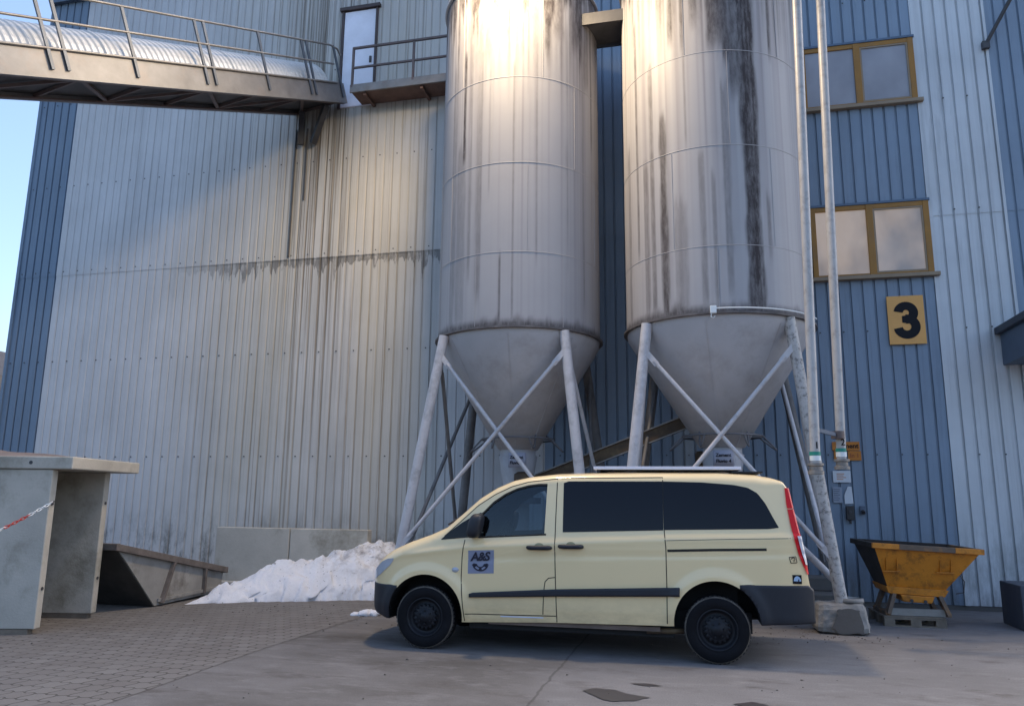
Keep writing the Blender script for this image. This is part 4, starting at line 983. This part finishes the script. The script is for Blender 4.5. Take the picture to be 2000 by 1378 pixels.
# bumpers, mouldings
fb = loft([round(-.90+.02*i, 3) for i in range(28)], lambda s: zb(max(s, -.87))-.01, lambda s: float(np.interp(s, [-.9, -.84, -.78, -.37], [.60, .69, .715, .715])), "front_bumper", M_PLAST, van, .008, .03, .01, 20)
rb = loft([round(3.56+.03*i, 3) for i in range(25)]+[4.30, 4.32, 4.335], lambda s: zb(s)-.005, lambda s: float(np.interp(s, [3.56, 4.28, 4.335], [.842, .852, .80])), "rear_bumper", M_PLAST, van, .012, .03, .0, 20)
for y0, y1 in ((-.2, .42), (YC*2-.42, YC*2+.2)):
    cut(fb, cyl(*ARF, y0, y1), M_INNER); cut(rb, cyl(*ARR, y0, y1), M_INNER)
patch(pl_([.53, 1.54, 3.0], [.60, .645, .695]), pl_([.53, .57, 1.54, 3.0], [.64, .652, .722, .79]), .53, 2.92, .022, "side_moulding", M_PLAST, van, 60, 5, False, .03)
# panel gaps
for nm, pts in (("door_gap", [(.455, 1.245), (.43, 1.05), (.425, .8), (.45, .55), (.475, .33)]), ("door_gap", [(1.545, 2.0), (1.535, 1.5), (1.53, 1.2), (1.54, .8), (1.555, .36)]), ("door_gap", [(2.765, 1.985), (2.77, 1.4), (2.785, 1.2), (2.785, .8), (2.78, .40)]),
                ("door_gap", [(.2, 1.28), (.4, 1.46), (.6, 1.645), (.8, 1.775), (1.0, 1.87), (1.2, 1.925), (1.545, 1.965)]), ("door_gap", [(1.58, 1.97), (2.765, 1.985)]), ("sill_gap", [(.48, .412), (1.0, .418), (1.545, .428)]),
                ("fuel_flap_gap", [(1.535, .85), (1.46, .84), (1.42, .80), (1.405, .70), (1.395, .44)]), ("rail_slot", [(2.80, 1.175), (3.3, 1.195), (3.86, 1.212)]), ("panel_gap", [(2.79, 1.285), (3.5, 1.315), (4.12, 1.335)])):
    ribbon(pts, {"rail_slot": .028, "panel_gap": .006, "bonnet_gap": .006}.get(nm, .010), .0018, nm, M_RUBBER, van)
# bright strip along the sill edge
ribbon([(.9, .400), (1.2, .402), (1.4, .404)], .012, .003, "bright_sill_strip", M_SOLAR, van)
# handles
for s0, s1, z in ((1.215, 1.485, 1.175), (1.585, 1.85, 1.195)):
    mb = MB(); y = ysurf((s0+s1)/2, z)
    mb.tube([(s0, y-.004, z), (s0+.015, y-.03, z), (s0+.05, y-.042, z), (s1-.05, y-.042, z+.002), (s1-.015, y-.03, z+.002), (s1, y-.004, z)], [.02, .024, .026, .026, .025, .02], 12).build("door_handle", M_PLAST, van)
    c_ = (s0+s1)/2
    mb = MB(); vs = [(c_+.055*math.cos(t), ysurf(c_, z)-.004, z+.012+.042*math.sin(t)) for t in [math.pi*k/16 for k in range(17)]]; mb.add(vs, [tuple(range(17))]).build("handle_recess_shade", mat("shaded recess paint", (.36, .31, .18, 1), .5, bump=0), van)  # flat patch, the shade of the handle cup painted as darker cream
MB().lathe([(0, -.02), (.022, -.016), (.03, 0)], 20, Matrix.Translation((.35, ysurf(.35, .9), .9)) @ Matrix.Scale(1.4, 4, (1, 0, 0)), 'Y').build("side_indicator", M_TAILC, van)
# mirror
for mir in (0, 1):
    mb = MB(); vs = []
    for i in range(15):
        for j in range(24):
            a, b = math.pi*i/14-math.pi/2, 2*math.pi*j/24
            se = lambda v, e: math.copysign(abs(v)**e, v)
            x = se(math.cos(a), .6)*se(math.cos(b), .7)*.085; y = se(math.cos(a), .6)*se(math.sin(b), .7)*.13; z = se(math.sin(a), .65)*.14
            vs.append((.60+x+.03*(z/.14), (-.04+y) if not mir else 2*YC+.04-y, 1.41+z))
    mb.add(vs, [(i*24+j, i*24+(j+1) % 24, (i+1)*24+(j+1) % 24, (i+1)*24+j) for i in range(14) for j in range(24)], True)
    yy = .10 if not mir else 2*YC-.10
    mb.bar((.60, .02 if not mir else 2*YC-.02, 1.30), (.58, yy, 1.29), .08, .05); mb.build("wing_mirror", M_PLAST, van)
# lamps
patch(pl_([-.83, -.72, -.62, -.55, -.47, -.42], [.72, .755, .815, .87, .935, 1.0]), pl_([-.83, -.72, -.60, -.5, -.42], [.80, .875, .965, 1.005, 1.012]), -.82, -.425, .006, "headlight", M_LAMP, van, 30, 10)
patch(pl_([-.83, -.72, -.62, -.55, -.47, -.42], [.72, .755, .815, .87, .935, 1.0]), pl_([-.83, -.72, -.60, -.5, -.42], [.80, .875, .965, 1.005, 1.012]), -.82, -.425, .006, "headlight", M_LAMP, van, 30, 10, True)
def srear(z): return float(np.interp(z, [.85, 1.03, 1.34, 1.62, 1.87, 1.945], [4.295, 4.27, 4.22, 4.17, 4.13, 4.08]))
def tail(z0, z1, inner, outer, name, m, dy=.014, mir=False):
    rows = []; N_ = 24
    for i in range(N_+1):
        z = z0+(z1-z0)*i/N_; a, b = inner(z), outer(z); yo = YC-wside(min(b, 4.3), z)-dy
        ya = YC-wside(a, z)-dy
        ring = [(a, ya, z), (b-.015, yo, z), (b, yo+.02, z), (b, yo+.13, z), (a, ya+.13, z)]
        rows.append([(x, 2*YC-y if mir else y, zz) for x, y, zz in ring])
    vs = [p for r_ in rows for p in r_]; n = 5
    mb = MB().add(vs, [(i*n+k, (i+1)*n+k, (i+1)*n+(k+1) % n, i*n+(k+1) % n) for i in range(N_) for k in range(n)]); mb.add(rows[0], [tuple(range(n))]); mb.add(rows[-1], [tuple(range(n))]); return mb.build(name, m, van)
inn = lambda z: float(np.interp(z, [.955, 1.05, 1.15, 1.3, 1.5, 1.7, 1.86], [4.275, 4.235, 4.195, 4.16, 4.125, 4.10, 4.095]))
out = lambda z: srear(z)+.012
for mir in (False, True):
    tail(.96, 1.645, inn, out, "tail_light", M_TAIL, .014, mir); tail(1.655, 1.875, inn, out, "tail_light", M_TAIL, .014, mir)
    tail(1.06, 1.36, lambda z: float(np.interp(z, [1.06, 1.2, 1.36], [4.262, 4.222, 4.19])), lambda z: srear(z)+.018, "reversing_light", M_TAILC, .02, mir)
# roof panel
mb = MB().box((1.94, .42, 2.085), (3.66, 1.5, 2.122)); mb.build("solar_panel", M_SOLAR, van, .004)
MB().box((1.98, .44, 2.05), (2.02, 1.48, 2.085)).box((3.55, .44, 2.05), (3.9, 1.48, 2.068)).build("panel_mount", M_PLAST, van)
MB().box((.5, .14, .24), (2.85, 1.8, .40)).box((-.6, .35, .30), (.5, 1.6, .45)).box((2.85, .35, .28), (3.7, 1.6, .5)).build("underbody", M_INNER, van)
MB().box((.75, .06, .305), (2.7, .10, .352)).build("sill_plate", mat("rusty sill plate", lin(110, 94, 84), .8, var=.3), van)
MB().tube([(2.55, .1, .30), (2.85, .12, .31), (2.95, .2, .3)], .03).build("exhaust_pipe", M_RUSTY, van)
# cabin
MB().box((.22, .15, .72), (.62, 1.78, 1.22)).build("dashboard", M_INNER, van, .05)
for y in (.32, 1.1):
    sb = MB().hull8([(1.2, y, .95), (1.34, y, .9), (1.34, y+.5, .9), (1.2, y+.5, .95), (1.36, y+.04, 1.52), (1.46, y+.04, 1.5), (1.46, y+.46, 1.5), (1.36, y+.46, 1.52)]).build("seat", M_INNER, van, .04)
    MB().box((1.40, y+.12, 1.54), (1.48, y+.38, 1.74)).build("headrest", M_INNER, sb, .04)
sw = Matrix.Translation((.78, .58, 1.30)) @ Matrix.Rotation(R(-62), 4, 'Y')
MB().tube([sw @ Vector((.19*math.cos(t), .19*math.sin(t), 0)) for t in [2*math.pi*k/28 for k in range(29)]], .017, 8, False).bar(sw @ Vector((-.18, 0, 0)), sw @ Vector((.18, 0, 0)), .05, .02).build("steering_wheel", M_INNER, van)
MB().box((.33, .75, 1.23), (.45, .95, 1.3)).build("dash_item", M_PAPER, van, .01)
# logo panel on the front door
lg = MB()
def lgf(i, j):
    s = .505+.31*i/8; z = .862+.262*j/8+.012*i/8; return (s, ysurf(s, z, .004), z)
lg = lg.grid(lgf, 9, 9).build("logo_panel", M_LOGO, van)
yl = min(ysurf(.66, 1.0), ysurf(.52, 1.05), ysurf(.8, 1.05))-.011
text_mesh("lettering", "A&S", .135, M_LOGOT, lg, Matrix.Translation((.65, yl, 1.055)) @ Matrix.Rotation(R(-3), 4, 'Y') @ XZ, .0045, .2, space=.92)
mb = MB()
def arc(r0_, r1_, a0, a1, y, m=mb, n=24, cx=.655, cz=.978):
    vs = []
    for i in range(n+1):
        t = R(a0+(a1-a0)*i/n)
        for r_ in (r0_, r1_): vs.append((cx+r_*1.15*math.cos(t), y, cz+r_*math.sin(t)))
    m.add(vs, [(2*i, 2*i+1, 2*i+3, 2*i+2) for i in range(n)])
arc(.035, .085, 195, 345, yl); 
mb.add([(.55, yl, .962), (.61, yl, .94), (.615, yl, .975), (.575, yl, .982)], [(0, 1, 2, 3)]).add([(.76, yl, .967), (.70, yl, .943), (.695, yl, .975), (.735, yl, .985)], [(0, 1, 2, 3)])
mb.build("chain_emblem", M_LOGOT, lg)
mb = MB()
for a_ in (235, 305): arc(.049, .069, a_-20, a_+20, yl-.001, mb, 10)
mb.build("emblem_gap", M_LOGO, lg)
# stickers at the rear corner
mb = MB(); y = min(ysurf(4.09, 1.1), ysurf(4.16, 1.1))-.003
fr_ = [(4.088, 1.138), (4.158, 1.145), (4.166, 1.082), (4.104, 1.076)]
for a, b in zip(fr_, fr_[1:]+fr_[:1]): mb.bar((a[0], y, a[1]), (b[0], y, b[1]), .002, .007)
mb.tube([(4.112+.018+.018*math.cos(t), y, 1.122+.012*math.sin(t)) for t in [R(200-230*k/10) for k in range(11)]]+[(4.138, y, 1.108), (4.134, y, 1.104)], .004, 6).tube([(4.134, y, 1.106), (4.136, y, 1.088)], .003, 6)
mb.build("tree_sticker", M_BLACK, van)
y = min(ysurf(4.11, .9), ysurf(4.21, .9))-.003
stk = MB().box((4.112, y, .862), (4.205, y+.004, .955)).build("rear_sticker", M_BLACK, van)
vs = [(4.16+.038*math.cos(R(t)), y-.002, .89+.052*math.sin(R(t))) for t in range(0, 181, 12)]
MB().add(vs, [tuple(range(len(vs)))]).build("sticker_dome", mat("pale sky print", lin(168, 190, 214), .5, bump=0), stk)
MB().box((4.168, y-.004, .888), (4.178, y-.003, .91)).box((4.135, y-.003, .874), (4.185, y-.002, .880)).build("sticker_figure", M_LOGOT, stk)
# wheels
def wheel(cx, cz, mir):
    w = bpy.data.objects.new("wheel", None); COL.objects.link(w); w.parent = van; w.empty_display_size = .1
    w.location = (cx, 2*YC-.0 if mir else .0, cz); w.rotation_euler = (0, R(random.uniform(0, 50)), math.pi if mir else 0)
    r_ = cz
    tp = [(.215, .02), (.235, .004), (.27, -.004), (.315, .0), (.335, .012), (.348, .03), (r_-.006, .05), (r_, .08), (r_, .19), (r_-.006, .22), (.335, .25), (.27, .255), (.215, .24)]
    t = MB().lathe(tp, 72, None, 'Y').build("tyre", M_TYRE, w)
    mb = MB()
    for k in range(46):
        a = 2*math.pi*k/46; rot = Matrix.Rotation(a, 4, 'Y')
        mb.box((r_-.030, .022 if k % 2 else .028, -.014), (r_-.001, .07, .014), rot)
    mb.build("tread_lug", M_TYREW, t)
    MB().lathe([(.347, .026), (.338, .013), (.332, .008)], 72, None, 'Y').build("dusty_edge", M_TYRED, t)
    rm_ = MB().lathe([(.222, .015), (.214, .008), (.205, .012), (.195, .05), (.165, .075), (.16, .07), (.0, .07)], 64, None, 'Y').build("rim", M_RIM, w)
    pts = []
    for k in range(64):
        a = 2*math.pi*k/64; rr = .15 if (k // 2) % 2 else .13; pts.append((rr*math.cos(a), rr*math.sin(a)))
    n = 64
    mb = MB().add([(x, .055, z) for x, z in pts]+[(x*.93, .035, z*.93) for x, z in pts]+[(x/math.hypot(x, z)*.10, .028, z/math.hypot(x, z)*.10) for x, z in pts], [(i, (i+1) % n, n+(i+1) % n, n+i) for i in range(n)]+[(n+i, n+(i+1) % n, 2*n+(i+1) % n, 2*n+i) for i in range(n)])
    mb.lathe([(.10, .028), (.09, .02), (.06, .012), (.055, .004), (.0, .0)], 32, None, 'Y'); mb.build("hub_cap", M_RIM, rm_)
    for k in range(6):
        a = 2*math.pi*k/6; MB().tube([(.075*math.cos(a), .022, .075*math.sin(a)), (.075*math.cos(a), .004, .075*math.sin(a))], .011, 8).build("wheel_bolt", M_RIM, rm_)
for cx, cz in (FWC, RWC):
    for mir in (False, True): wheel(cx, cz, mir)
